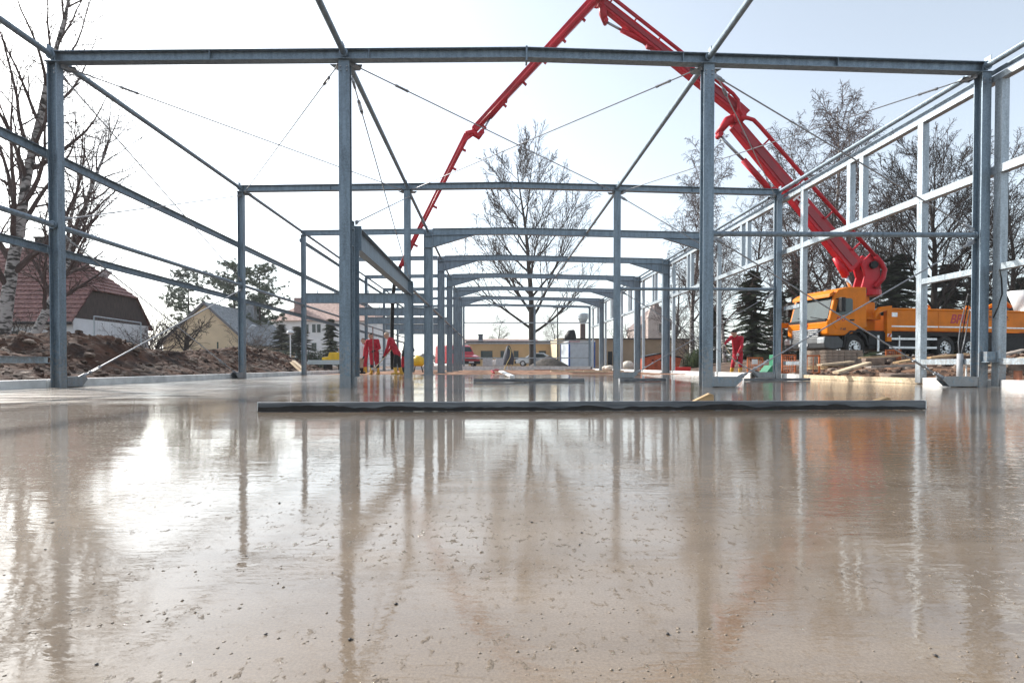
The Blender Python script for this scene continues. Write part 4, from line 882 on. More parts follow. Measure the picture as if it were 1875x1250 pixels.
# right hand bank
def rbank(x, y):
    z = terr(x, y); d = 0
    for cx_, cy_, h, sx, sy in ((11.2, 15.5, 0.34, 1.5, 2.2), (10.2, 12.8, 0.22, 1.0, 1.4), (13.4, 17.2, 0.30, 1.8, 1.3), (9.9, 10.6, 0.20, 0.9, 0.8), (12.6, 12.6, 0.25, 1.6, 1.2)):
        d += h * math.exp(-((x - cx_) / sx) ** 2 - ((y - cy_) / sy) ** 2)
    e = sst(8.45, 9.1, x) * (1 - sst(19.5, 20.8, y)) * (1 - sst(15.5, 17.0, x))
    n_ = 0.10 * fbm(x * 1.6, y * 1.6, 3, 4) + 0.06 * abs(noise.noise(Vector((x * 4, y * 4, 9))))
    return z - 0.16 * (1 - e) + e * (d * 0.42 + n_ * 0.7 + 0.03)
RSOIL = mat('stony_orange_soil', (0.075, 0.033, 0.017), 0.95, 0, 0.5, 2.5, bump=0.03, bscale=14, col2=(0.22, 0.115, 0.062), detail=8)
heap('rubble_bank', 'low bank of stony orange soil between the right wall and the truck', 8.43, 17.2, 7.0, 21, 90, 150, rbank, RSOIL, 'soil bank')
rubble('bank_stones', 'broken stones on the bank at right', 700, lambda r_: (r_.uniform(8.8, 16), r_.uniform(7.5, 20)), rbank, 0.02, 0.15, STONE, 8)
rubble('bank_rubble', 'brown rubble on the bank at right', 1200, lambda r_: (r_.uniform(8.7, 16), r_.uniform(7.5, 20)), rbank, 0.02, 0.10, CLOD, 9)
dp = lambda x, y: 0.0 + 1.05 * max(0, 1 - math.hypot((x - gx(1005, 49)) / 1.9, (y - 49) / 1.6)) ** 0.9 + 0.05 * fbm(x * 2, y * 2) + 0.2
heap('gravel_pile', 'dark gravel pile beside the site container', gx(1005, 49) - 2.2, gx(1005, 49) + 2.2, 47.1, 50.9, 40, 40, dp, mat('dark_gravel', (0.07, 0.06, 0.052), 0.95, 0, 0.5, 6, bump=0.05, bscale=14), 'gravel pile')

# ================================================================== SITE CLUTTER AT RIGHT
def zb(x, y): return rbank(x, y)
# pallet of paving slabs
pc = at(1526, 660, 19.0); pz = zb(pc.x, pc.y) - 0.02
pal = thing('paver_stack', 'stack of grey brown paving slabs on a pallet in front of the truck wheel', 'slab stack', (pc.x, pc.y, pz), R(8))
PAV = mat('paver_stone', (0.27, 0.21, 0.165), 0.9, 0, 0.35, 3, bump=0.006, bscale=30, coord='Object')
bmesh_block = MB().box((0, 0, 0), (0.215, 0.50, 0.095)).mesh('slab', PAV); prr = random.Random(4)
T2 = MB().b2(-0.72, 0.72, -0.5, 0.5, 0, 0.03).b2(-0.7, -0.6, -0.5, 0.5, -0.10, -0.002).b2(-0.05, 0.05, -0.5, 0.5, -0.10, -0.002).b2(0.6, 0.7, -0.5, 0.5, -0.10, -0.002).build('pallet', TIM); T2.parent = pal; T2.location.z = 0.10
for l_ in range(5):
    for i in range(6):
        for j in (0, 1):
            o = bpy.data.objects.new('paving_slab', bmesh_block); COL.objects.link(o); o.parent = pal
            o.location = (-0.57 + i * 0.228 + prr.uniform(-.006, .006), -0.255 + 0.51 * j + prr.uniform(-.01, .01), 0.185 + l_ * 0.103); o.rotation_euler = (0, 0, prr.uniform(-.03, .03))
# orange mesh barriers
ORG = mat('orange_wire', (0.50, 0.13, 0.035), 0.7, 0, 0.25, 10)
def barrier(label, px0, px1, ytop, Y, h=None, n=(7, 6)):
    a, b = at(px0, 680, Y), at(px1, 680, Y); z0 = (zb(a.x, Y) + zb(b.x, Y)) / 2 + 0.02 if a.x > 8.6 else 0.0; z1 = gz(ytop, Y, (px0 + px1) / 2)
    r_ = thing('mesh_barrier', label, 'mesh barrier', (a.x, Y, z0), group='orange wire mesh barriers', world=True)
    f = MB(); f.bar((a.x, Y, z0), (a.x, Y, z1), 0.04, 0.04); f.bar((b.x, Y, z0), (b.x, Y, z1), 0.04, 0.04); f.bar((a.x - .02, Y, z1), (b.x + .02, Y, z1), 0.04, 0.04); f.bar((a.x, Y, z0 + 0.06), (b.x, Y, z0 + 0.06), 0.04, 0.04)
    part('frame', f, ORG, r_)
    for i in range(1, n[0]): x = a.x + (b.x - a.x) * i / n[0]; part('wire', MB().bar((x, Y, z0 + .06), (x, Y, z1), 0.012, 0.012), ORG, r_)
    for i in range(1, n[1]): z = z0 + .06 + (z1 - z0 - .06) * i / n[1]; part('wire', MB().bar((a.x, Y + 0.014, z), (b.x, Y + 0.014, z), 0.012, 0.012), ORG, r_)
    return r_
barrier('orange mesh barrier with a white notice right of the squeegee worker', 1369, 1396, 655, 19.6)
barrier('orange mesh barrier right behind the second right column', 1432, 1456, 650, 17.2)
barrier('orange mesh barrier to the right of the tall wall post', 1467, 1500, 651, 16.2, n=(3, 2))
barrier('rusty mesh panel standing in the rubble under the truck', 1622, 1648, 641, 17.5)
nt_ = MB().box(at(1382, 662, 19.55), (0.2, 0.015, 0.16)).build('notice', WHT); tag(nt_, 'small white notice hung on the orange mesh barrier', 'notice')
# green plastic sheet and tub
GRN = mat('green_plastic', (0.008, 0.16, 0.075), 0.5, 0, 0.2, 5)
p_ = at(1409, 672, 17.5)
gt = thing('green_wheelbarrow', 'green plastic wheelbarrow tipped beside the second right column', 'wheelbarrow', (p_.x, p_.y, zb(p_.x, p_.y)), world=True)
z_ = zb(p_.x, p_.y)
part('tray', MB().extr([(p_.x - 0.28, 17.3, z_ + 0.12), (p_.x - 0.02, 17.3, z_ + 0.46), (p_.x + 0.06, 17.3, z_ + 0.42), (p_.x + 0.08, 17.3, z_ + 0.05), (p_.x - 0.15, 17.3, z_ + 0.0)], (0, 0.5, 0)), GRN, gt)
for q in (0.02, 0.46): part('handle', MB().tube((p_.x - 0.25, 17.3 + q, z_ + 0.10), (p_.x + 0.45, 17.3 + q, z_ + 0.06), 0.02, n=6), ROD, gt)
part('wheel', MB().tube((p_.x - 0.42, 17.5, z_ + 0.15), (p_.x - 0.42, 17.6, z_ + 0.15), 0.15, n=14), RUB, gt)
gb = MB().box((at(1447, 672, 17).x, 17.9, zb(at(1447, 672, 17).x, 17.9) + 0.3), (0.28, 0.3, 0.55)).build('green_crate', GRN); bevel(gb, 0.02, 2); tag(gb, 'dark green plastic crate behind the mesh barrier at right', 'crate')
# loose planks on the bank
plk = [((1640, 664), (1690, 655), 14.5), ((1500, 668), (1560, 662), 15.5), ((1590, 672), (1690, 668), 13.6), ((1700, 655), (1770, 648), 16.0), ((1815, 668), (1875, 655), 12.5), ((1825, 652), (1875, 640), 15), ((1575, 655), (1660, 650), 16.8), ((1530, 682), (1590, 664), 13.0), ((1815, 680), (1850, 670), 10.6)]
for i, (a, b, Y) in enumerate(plk):
    A_, B__ = at(*a, Y), at(*b, Y + 0.4); A_.z = max(A_.z, rbank(A_.x, A_.y) + 0.05); B__.z = max(B__.z, rbank(B__.x, B__.y) + 0.05)
    o = MB().bar(A_, B__, 0.16, 0.045).build('plank', [TIM, TIMP, mat('grey_timber', (0.33, 0.28, 0.24), 0.85, 0, 0.3, 4)][i % 3])
    tag(o, ['pale timber plank lying under the truck side guard', 'pale plank lying before the paver stack', 'long grey plank low on the bank', 'brown plank lying behind the conduit', 'pale plank beyond the nearest right wall post', 'grey plank on rubble at the far right edge', 'brown plank lying before the truck outrigger', 'pale plank sloping down the bank by the gate opening', 'short grey plank at foot of the nearest right wall post'][i], 'plank', 'planks lying on the bank')
# big pale stone slabs in the bank
for (px, py, Y, s, lab) in ((1660, 676, 12.2, (0.9, 0.5, 0.12), 'broad pale stone slab low on the bank by the gate opening'), (1600, 655, 16.2, (0.5, 0.35, 0.3), 'pale broken block under the truck outrigger'), (1625, 648, 17.6, (0.9, 0.4, 0.25), 'long pale block lying under the truck side guard'), (1855, 668, 10.9, (0.45, 0.4, 0.3), 'brown block at far right edge of the bank')):
    c = at(px, py, Y); m = MB().box((c.x, Y, rbank(c.x, Y) + s[2] * 0.3), s, rnd.uniform(-0.4, 0.4)); m.v = [tuple(Vector(v) + Vector((rnd.uniform(-.05, .05), rnd.uniform(-.05, .05), rnd.uniform(-.04, .04)))) for v in m.v]
    o = m.build('stone_block', STONE); bevel(o, 0.03, 2); tag(o, lab, 'stone')
# orange hut shaped skip, red box, sacks
sk = at(1212, 682, 33); OSK = mat('rusty_orange_skip', (0.42, 0.09, 0.035), 0.7, 0, 0.3, 4)
skp = thing('waste_skip', 'rusty orange skip with a dark pitched lid beyond the right wall', 'skip', (sk.x, 33, 0), world=True)
hw = 1.15
part('bin', MB().extr([(sk.x - hw * 0.8, 33, 0.02), (sk.x - hw, 33, 0.80), (sk.x - 0.05, 33, 1.02), (sk.x + hw, 33, 0.78), (sk.x + hw * 0.8, 33, 0.02)], (0, 1.6, 0)), OSK, skp)
part('lid', MB().extr([(sk.x - hw - .05, 32.95, 0.81), (sk.x - 0.05, 32.95, 1.04), (sk.x + hw + .05, 32.95, 0.79), (sk.x + hw + .05, 32.95, 0.84), (sk.x - .05, 32.95, 1.1), (sk.x - hw - .05, 32.95, 0.86)], (0, 1.7, 0)), BLK, skp)
for i in range(4): part('slot', MB().box((sk.x - 0.55 + i * 0.24, 32.99, 0.66), (0.12, 0.02, 0.07), 0), BLK, skp)
rb = at(1251, 680, 27.5); rbx = MB().extr([(rb.x - 0.36, 27.5, 0.02), (rb.x - 0.4, 27.5, 0.28), (rb.x + 0.4, 27.5, 0.28), (rb.x + 0.36, 27.5, 0.02)], (0, 0.4, 0)).build('red_box', mat('bright_red_plastic', (0.62, 0.02, 0.015), 0.5, 0, 0.15, 5)); bevel(rbx, 0.03, 2); tag(rbx, 'bright red plastic box lying right of the rusty skip', 'box')
SACK = mat('sack_white', (0.70, 0.64, 0.55), 0.9, 0, 0.2, 6, bump=0.02, bscale=10)
def sack(label, px, Y, wd, h, seed):
    rr = random.Random(seed); c = at(px, 678, Y); m = MB().ell((0, 0, 0), (wd, wd * 0.8, h), 16, 10, 0.07, rr)
    m.v = [(c.x + x, Y + y, max(-0.0, z + h * 0.85) + 0.01) for x, y, z in m.v]; o = m.build('bulk_sack', SACK, None, True); tag(o, label, 'sack', 'white sacks along the right wall')
sack('large white bulk sack between the far right columns', 1150, 38, 0.45, 0.36, 1); sack('small cream sack beside the thin braced column', 1116, 39, 0.32, 0.20, 2)
sack('small cream sack next to the far gable column', 1109, 41, 0.28, 0.18, 3)
# planks and formwork on the hardcore bed
fr = random.Random(12)
for i, (px, y, L, lab) in enumerate(((1000, 679, 1.6, 'pinkish board at left of the board scatter on the hardcore'), (1030, 681, 1.3, 'pinkish board in middle of the board scatter on the hardcore'), (1062, 678, 2.2, 'long pale board at back of the hardcore'), (1078, 683, 1.8, 'pale board at right of the hardcore'), (1110, 686, 2.6, 'long pinkish board at the edge of the pour near the thin braced column'), (1105, 681, 2.2, 'pale board lying behind the pour by the thin column'))):
    Y = .35 * 1040 / (y - 669.3); c = at(px, y, Y); o = MB().box((c.x, Y, 0.06), (L, 0.2, 0.07), fr.uniform(-0.2, 0.2)).build('formwork_board', [mat('pink_board', (0.48, 0.27, 0.19), 0.8, 0, 0.25, 5), TIMP][i % 2]); tag(o, lab, 'board', 'boards lying on the hardcore')
tag(MB().path([at(905, 683, 26), at(900, 679, 27), at(907, 677, 28), at(913, 677.5, 28.5)], 0.05, 8).build('red_hose', RED, None, True), 'short red hose lying at the edge of the pour', 'hose')
# yellow heap of gear left of the second column
ys_ = at(605, 664, 30); YP = mat('yellow_paint', (0.80, 0.50, 0.02), 0.5, 0, 0.12, 4)
yb = thing('board_stack', 'stack of white insulation boards on black bearers behind the left columns', 'board stack', (ys_.x - 0.2, 30, 0), world=True)
for i in range(3): part('board', MB().b2(ys_.x - 1.35 + i * 0.15, ys_.x + 0.75, 29.6, 30.8, 0.42 + i * 0.075, 0.49 + i * 0.075), mat('pale_board', (0.62, 0.68, 0.68), 0.7, 0, 0.1, 4), yb)
for i in range(3): part('bearer', MB().b2(ys_.x - 1.0 + i * 0.75, ys_.x - 0.85 + i * 0.75, 29.62, 30.75, -0.02, 0.418), BLK, yb)
yx = MB().extr([(ys_.x - 0.35, 29.7, 0.645), (ys_.x - 0.35, 29.7, 0.78), (ys_.x - 0.05, 29.7, 0.82), (ys_.x + 0.02, 29.7, 1.04), (ys_.x + 0.6, 29.7, 1.04), (ys_.x + 0.6, 29.7, 0.645)], (0, 0.9, 0)).build('plate_compactor', YP); bevel(yx, 0.02, 2); tag(yx, 'yellow metal housing lying on the white board stack', 'housing')
bk = thing('brick_stack', 'stack of pale pinkish bricks behind the yellow housing', 'brick stack', (ys_.x + 0.3, 32, 0), world=True); BRK = mat('pale_brick', (0.42, 0.30, 0.27), 0.9, 0, 0.25, 5)
bmsh = MB().box((0, 0, 0), (0.235, 0.9, 0.115)).mesh('brick', BRK)
for l_ in range(11):
    for i in range(4):
        o = bpy.data.objects.new('brick', bmsh); COL.objects.link(o); o.parent = bk; o.location = (-0.32 + i * 0.243, 0.45, 0.06 + l_ * 0.12)
# yellow drum with hose loop
yd = at(766, 668, 31)
ydr = thing('site_mixer', 'yellow drum mixer with a black hose loop between the portal columns', 'mixer', (yd.x, 31, 0), world=True)
part('drum', MB().path([(yd.x, 31, 0.32), (yd.x, 31, 0.45), (yd.x + 0.04, 31, 0.70), (yd.x + 0.1, 31, 0.86)], [0.22, 0.34, 0.34, 0.2], 16), YP, ydr, True)
part('hose_loop', MB().path([(yd.x - 0.42 + 0.16 * math.cos(a / 12 * 6.283), 30.9, 0.5 + 0.38 * math.sin(a / 12 * 6.283)) for a in range(13)], 0.03, 6), BLK, ydr, True)
for dx in (-0.25, 0.25): part('leg', MB().tube((yd.x + dx, 31, -0.02), (yd.x + dx * 0.5, 31, 0.5), 0.03, n=6), BLK, ydr)

# ================================================================== BUILDINGS
def roofmat(name, c, c2, sc_=5): return mat(name, c, 0.75, 0, 0.35, sc_, bump=0.012, bscale=18, col2=c2)
PLW = mat('white_render', (0.72, 0.73, 0.75), 0.85, 0, 0.08, 1.5, bump=0.004, bscale=30)
CREAM = mat('cream_render', (0.62, 0.50, 0.33), 0.85, 0, 0.1, 0.8, bump=0.004, bscale=30)
BEIG = mat('beige_render', (0.42, 0.30, 0.195), 0.85, 0, 0.12, 0.6, bump=0.004, bscale=30)
SAND = mat('sand_render', (0.58, 0.40, 0.21), 0.85, 0, 0.1, 0.6, bump=0.004, bscale=30)
TILE = roofmat('red_tile', (0.16, 0.062, 0.056), (0.34, 0.17, 0.15), 9); DKT = mat('dark_cladding', (0.055, 0.038, 0.034), 0.85, 0, 0.4, 4, stretch=(8, 8, 0.6), bump=0.006, bscale=20)
SLATE = roofmat('grey_slate', (0.20, 0.22, 0.245), (0.30, 0.32, 0.34)); PINK = roofmat('faded_pink_tile', (0.42, 0.25, 0.21), (0.52, 0.35, 0.29), 3)
def slope_tiles(mb, e0, e1, r0, r1, n, t=0.05):       # stepped tile courses between an eave line and a ridge line
    e0, e1, r0, r1 = map(Vector, (e0, e1, r0, r1)); nrm = (e1 - e0).cross(r0 - e0).normalized()
    if nrm.z < 0: nrm = -nrm
    for i in range(n):
        a, b = i / n, (i + 1.12) / n; b = min(b, 1)
        q = [e0.lerp(r0, a) + nrm * t, e1.lerp(r1, a) + nrm * t, e1.lerp(r1, b) + nrm * 0.008, e0.lerp(r0, b) + nrm * 0.008]
        mb.add(q + [e0.lerp(r0, a), e1.lerp(r1, a)], [(0, 1, 2, 3), (4, 5, 1, 0)])
def window(parent, x, y, z, wd, h, nrm=(0, -1, 0), fr=PLW):
    """opening facing -y"""
    f = part('window', MB().box((x, y - 0.02, z), (wd, 0.06, h)), fr, parent)
    part('pane', MB().box((x, y - 0.055, z), (wd - 0.14, 0.02, h - 0.14)), GLS, f)
    return f
# red tiled house at the left
H1 = thing('tiled_house', 'white house with red tiled half hipped roof and dark clad gable at left', 'house', (-24, 31, 0.2), world=True)
xg, yf, yb_, ym, ze, zrg = -20.3, 28.0, 34.0, 31.0, 2.67, 6.5
part('wall', MB().b2(-32, xg, yf, yb_, -0.1, ze), PLW, H1)
xr = -22.7; yh0, yh1, zh = 29.15, 32.85, 4.15
part('gable', MB().extr([(xg - 0.06, yf, ze), (xg - 0.06, yh0, zh), (xg - 0.06, yh1, zh), (xg - 0.06, yb_, ze)], (0.05, 0, 0)), DKT, H1)
rf = part('roof', MB().add([(-32, yf - 0.3, ze - 0.25), (xg + 0.15, yf - 0.3, ze - 0.25), (xg + 0.15, yh0, zh), (xr, ym, zrg), (-32, ym, zrg), (xg + 0.15, yh1, zh), (xg + 0.15, yb_ + 0.3, ze - 0.25), (-32, yb_ + 0.3, ze - 0.25)], [(0, 1, 2, 3, 4), (2, 5, 3), (5, 6, 7, 4, 3)]), TILE, H1, False, False)
tl = MB(); N = 17
for i in range(N):                                      # front slope courses, cut by the hip
    def edge(t):
        y = yf - 0.3 + (ym - yf + 0.3) * t; z = ze - 0.25 + (zrg - ze + 0.25) * t
        th = (zh - (ze - 0.25)) / (zrg - ze + 0.25); x = xg + 0.15 if t < th else xg + 0.15 + (xr - xg - 0.15) * (t - th) / (1 - th)
        return Vector((-32, y, z)), Vector((x, y, z))
    a0, a1 = edge(i / N); b0, b1 = edge(min(1, (i + 1.1) / N)); n_ = Vector((0, -0.78, 0.63))
    tl.add([a0 + n_ * 0.07, a1 + n_ * 0.07, b1 + n_ * 0.012, b0 + n_ * 0.012, a0 + n_ * 0.004, a1 + n_ * 0.004], [(0, 1, 2, 3), (4, 5, 1, 0)])
for i in range(11):                                     # half hip courses
    A0, A1, Rr = Vector((xg + 0.15, yh0, zh)), Vector((xg + 0.15, yh1, zh)), Vector((xr, ym, zrg)); n_ = Vector((0.7, 0, 0.71))
    a0, a1, b0, b1 = A0.lerp(Rr, i / 11), A1.lerp(Rr, i / 11), A0.lerp(Rr, min(1, (i + 1.1) / 11)), A1.lerp(Rr, min(1, (i + 1.1) / 11))
    tl.add([a0 + n_ * 0.07, a1 + n_ * 0.07, b1 + n_ * 0.012, b0 + n_ * 0.012, a0 + n_ * 0.004, a1 + n_ * 0.004], [(0, 1, 2, 3), (4, 5, 1, 0)])
o = part('tile_courses', tl, TILE, rf, False, False); o['kind'] = 'stuff'
part('gutter', MB().tube((-32, yf - 0.36, ze - 0.28), (xg + 0.15, yf - 0.36, ze - 0.28), 0.07, n=8), BLK, rf)
part('hip_cap', MB().tube((xg + 0.15, yh0, zh + 0.05), (xr, ym, zrg + 0.05), 0.09, n=6), TILE, rf); part('ridge_cap', MB().tube((-32, ym, zrg + 0.05), (xr, ym, zrg + 0.05), 0.1, n=6), TILE, rf)
sk_ = Vector((xg + 0.15, yh0, zh)).lerp(Vector((xr, ym, zrg)), 0.42); part('skylight', MB().box((sk_.x + 0.12, 31.4, sk_.z + 0.15), (0.06, 0.75, 0.62), M=Matrix.Rotation(R(44), 3, 'Y')), mat('skylight_glass', (0.7, 0.75, 0.8), 0.1, 0.2, 0.05, 3), rf)
part('chimney', MB().b2(-24.3, -23.7, 30.8, 31.5, 6.0, 7.1).b2(-24.35, -23.65, 30.75, 31.55, 7.1, 7.2), BLK, rf)
part('dormer', MB().b2(-29.8, -27.6, 28.2, 29.5, 2.5, 4.6), TILE, rf)
for x in (-29.5, -26.5, -23.2): window(H1, x, yf, 1.55, 1.0, 1.1)
gw = part('gable_window', MB().box((xg + 0.02, 30.3, 1.3), (0.06, 1.2, 0.8)), BLK, H1); gw2 = part('gable_window', MB().box((xg + 0.02, 32.0, 1.3), (0.06, 0.9, 0.8)), BLK, H1)
# cream gabled house
H2 = thing('cream_gable_house', 'cream rendered gabled house with grey slate roof beyond the soil heap', 'house', (-25.5, 50, 0.2), world=True)
A_ = at(375, 555, 50); xa, za = A_.x, A_.z; hw_ = 3.6; ze2 = za - 3.35; L2 = 12
part('wall', MB().extr([(xa - hw_, 50, 0.1), (xa - hw_, 50, ze2), (xa, 50, za - 0.12), (xa + hw_, 50, ze2), (xa + hw_, 50, 0.1)], (0, L2, 0)), CREAM, H2)
rf = part('roof', MB().extr([(xa - hw_ - 0.3, 49.7, ze2 - 0.28), (xa, 49.7, za), (xa + hw_ + 0.3, 49.7, ze2 - 0.28), (xa + hw_ + 0.3, 49.7, ze2 - 0.16), (xa, 49.7, za + 0.12), (xa - hw_ - 0.3, 49.7, ze2 - 0.16)], (0, L2 + 0.6, 0)), SLATE, H2)
part('verge_board', MB().extr([(xa - hw_ - 0.32, 49.68, ze2 - 0.36), (xa, 49.68, za - 0.1), (xa + hw_ + 0.32, 49.68, ze2 - 0.36), (xa + hw_ + 0.32, 49.68, ze2 - 0.12), (xa, 49.68, za + 0.14), (xa - hw_ - 0.32, 49.68, ze2 - 0.12)], (0, 0.06, 0)), mat('verge_grey', (0.12, 0.12, 0.13), 0.6, 0, 0.1, 4), rf)
part('skylight', MB().box((xa + hw_ * 0.62, 54, ze2 + 1.35), (0.08, 1.0, 1.0), M=Matrix.Rotation(R(43), 3, 'Y')), MATS['skylight_glass'], rf); part('chimney', MB().b2(xa + 0.5, xa + 1.3, 57, 57.8, za - 1.0, za + 0.6), SLATE, rf)
# big villa with pink roof
H3 = thing('pink_roof_villa', 'large pale house with faded pink roof far behind the left columns', 'house', (-24, 80, 0.2), world=True)
q0, q1 = at(500, 600, 78), at(690, 600, 78); zt3, ze3 = gz(548, 84, 560), gz(586, 78, 560)
part('wall', MB().b2(q0.x, q1.x, 78, 90, 0.1, ze3), PLW, H3)
rf = part('roof', MB().add([(q0.x - .5, 77.5, ze3 - .1), (q1.x + .5, 77.5, ze3 - .1), (q1.x + .5, 90.5, ze3 - .1), (q0.x - .5, 90.5, ze3 - .1), (q0.x + 3.2, 84, zt3), (q1.x - 3.2, 84, zt3)], [(0, 1, 5, 4), (1, 2, 5), (2, 3, 4, 5), (3, 0, 4), (3, 2, 1, 0)]), PINK, H3)
part('chimney', MB().b2(at(536, 560, 79).x, at(551, 560, 79).x, 79.5, 80.8, ze3 - 0.5, gz(548, 79, 540) + 0.3), mat('chimney_brick', (0.26, 0.17, 0.16), 0.9, 0, 0.2, 5), rf)
for px in (515, 562, 575, 584, 600, 640): window(H3, at(px, 600, 78).x, 78, gz(601, 78, 575), 0.62, 1.25)
for px in (575, 640): window(H3, at(px, 600, 78).x, 78, gz(635, 78, 575), 0.8, 1.25)
# low sand coloured building at the back
H4 = thing('sand_flat_building', 'low sand coloured flat roofed building behind the big bare tree', 'building', (2, 70, 0.2), world=True)
q0, q1 = gx(858, 70), gx(1030, 70); zt4 = gz(628, 70)
part('wall', MB().b2(q0, q1, 70, 80, 0, zt4), SAND, H4); rf = part('roof', MB().b2(q0 - 0.3, q1, 69.7, 80.3, zt4 + 0.002, zt4 + 0.2), mat('dark_fascia', (0.05, 0.045, 0.045), 0.7, 0, 0.2, 3), H4)
part('chimney', MB().b2(gx(876, 71), gx(884, 71), 71, 71.7, zt4 + 0.2, gz(613, 71)).b2(gx(875, 71), gx(885, 71), 70.9, 71.8, gz(613, 71), gz(611.5, 71)), mat('slate_brick', (0.10, 0.12, 0.15), 0.8, 0, 0.3, 8), rf)
for px, wd in ((891, 1.45), (920, 0.5), (945, 0.6), (993, 0.9)):
    f = window(H4, gx(px, 70), 70, gz(650, 70), wd, 1.1, fr=mat('window_brown', (0.12, 0.09, 0.07), 0.6, 0, 0.2, 5))
H5 = thing('shed_roof', 'long low shed with pinkish roof behind the sand coloured building', 'building', (2, 84, 0.2), world=True)
part('wall', MB().b2(gx(850, 84), gx(985, 84), 84, 92, 0, gz(626, 84)), PLW, H5); part('roof', MB().extr([(gx(848, 84), 83.5, gz(627, 84)), (gx(848, 84), 88, gz(618, 84)), (gx(848, 84), 92.5, gz(627, 84))], (gx(987, 84) - gx(848, 84), 0, 0)), PINK, H5)
# beige building on the right of the back row
H6 = thing('beige_long_building', 'long beige flat roofed building behind the right wall', 'building', (16, 62, 0.2), world=True)
q0, q1 = gx(1034, 62), gx(1262, 62); zt6 = gz(621, 62)
part('wall', MB().b2(q0, q1, 62, 72, 0, zt6), BEIG, H6); part('roof', MB().b2(q0 - .2, q1 + .2, 61.8, 72.2, zt6 + 0.002, zt6 + 0.12), MATS['dark_fascia'], H6)
part('end_wall', MB().b2(gx(1021, 62), q0 - 0.01, 61.9, 70, 0, gz(619, 62)), CREAM, H6); part('drain_pipe', MB().tube((gx(1180, 61.9), 61.9, 0), (gx(1180, 61.9), 61.9, zt6), 0.06, n=6), WHT, H6)
part('door', MB().b2(gx(1113, 62), gx(1121, 62), 61.95, 61.99, 0.2, 1.9), BLK, H6)
# site container
cx0, cx1 = gx(1041, 50), gx(1090, 50); SC = thing('site_container', 'pale grey site container with blue corner posts and red stripe', 'container', ((cx0 + cx1) / 2, 50, 0.2), world=True)
ztc = gz(623, 50); CG = mat('container_grey', (0.56, 0.62, 0.67), 0.5, 0, 0.08, 3); CB = mat('container_blue', (0.02, 0.09, 0.35), 0.5, 0, 0.15, 3)
part('body', MB().b2(cx0 + 0.05, cx1 - 0.05, 50.05, 55.9, 0.25, ztc - 0.12), CG, SC)
for x in (cx0, cx1 - 0.14):
    for y in (50, 55.85): part('corner_post', MB().b2(x, x + 0.14, y, y + 0.14, 0.2, ztc - 0.121), CB, SC)
part('roof_frame', MB().b2(cx0, cx1, 49.98, 56.02, ztc - 0.12, ztc), WHT, SC); part('red_stripe', MB().b2(cx0 + 0.05, cx0 + 1.0, 49.965, 49.978, ztc - 0.11, ztc - 0.02), mat('bright_red_print', (0.65, 0.02, 0.02), 0.5, 0, 0.1, 4), SC)
for i in range(10): x = cx0 + 0.22 + i * 0.2; part('wall_rib', MB().b2(x, x + 0.05, 50.02, 50.048, 0.3, ztc - 0.14), CG, SC)
part('vent_dome', MB().path([(cx0 + 0.3, 51, ztc), (cx0 + 0.3, 51, ztc + 0.35), (cx0 + 0.45, 51, ztc + 0.75), (cx0 + 0.65, 51, ztc + 0.95)], [0.5, 0.55, 0.4, 0.1], 12), BLK, SC, True)
# round sign on a tower post
SG = thing('disc_tower', 'pale disc shaped sign on a thick brown post behind the container', 'sign', (gx(1068, 66), 66, 0), world=True)
part('post', MB().b2(gx(1063, 66), gx(1072, 66), 66, 66.5, 0, gz(592, 66)), mat('brown_post', (0.16, 0.11, 0.10), 0.8, 0, 0.2, 5), SG)
cxx, czz = gx(1067.5, 66), gz(581, 66); part('disc', MB().path([(cxx, 66.2, czz - 0.62), (cxx, 66.2, czz - 0.45), (cxx, 66.2, czz + 0.1), (cxx, 66.2, czz + 0.5), (cxx, 66.2, czz + 0.56)], [0.25, 0.45, 0.66, 0.60, 0.1], 20), mat('pale_sign', (0.55, 0.62, 0.66), 0.4, 0, 0.15, 5), SG, True)
for z in (0.1, -0.1, 0.3): part('band', MB().tube((cxx, 66.2, czz + z - 0.02), (cxx, 66.2, czz + z + 0.02), 0.672, n=20), WHT, SG)
# church
CH = thing('church', 'distant stone church with pointed turret and steep brown roof behind the trees', 'church', (47, 160, 0), world=True); STN = mat('church_stone', (0.34, 0.27, 0.24), 0.9, 0, 0.2, 0.5)
x0, x1 = gx(1183, 160), gx(1200, 160); zt_ = gz(582, 160)
part('turret', MB().b2(x0, x1, 158, 160.6, 0, zt_), STN, CH); part('spire', MB().add([(x0 - .1, 157.9, zt_), (x1 + .1, 157.9, zt_), (x1 + .1, 160.7, zt_), (x0 - .1, 160.7, zt_), ((x0 + x1) / 2, 159.3, gz(556, 160))], [(0, 1, 4), (1, 2, 4), (2, 3, 4), (3, 0, 4), (3, 2, 1, 0)]), STN, CH)
part('tower', MB().b2(gx(1198, 160), gx(1214, 160), 161, 165, 0, gz(575, 160)), STN, CH); part('tower_roof', MB().add([(gx(1197, 160), 160.9, gz(575, 160)), (gx(1215, 160), 160.9, gz(575, 160)), (gx(1215, 160), 165.1, gz(575, 160)), (gx(1197, 160), 165.1, gz(575, 160)), (gx(1206, 160), 163, gz(540, 160))], [(0, 1, 4), (1, 2, 4), (2, 3, 4), (3, 0, 4), (3, 2, 1, 0)]), mat('church_roof', (0.16, 0.11, 0.10), 0.9, 0, 0.2, 1), CH)
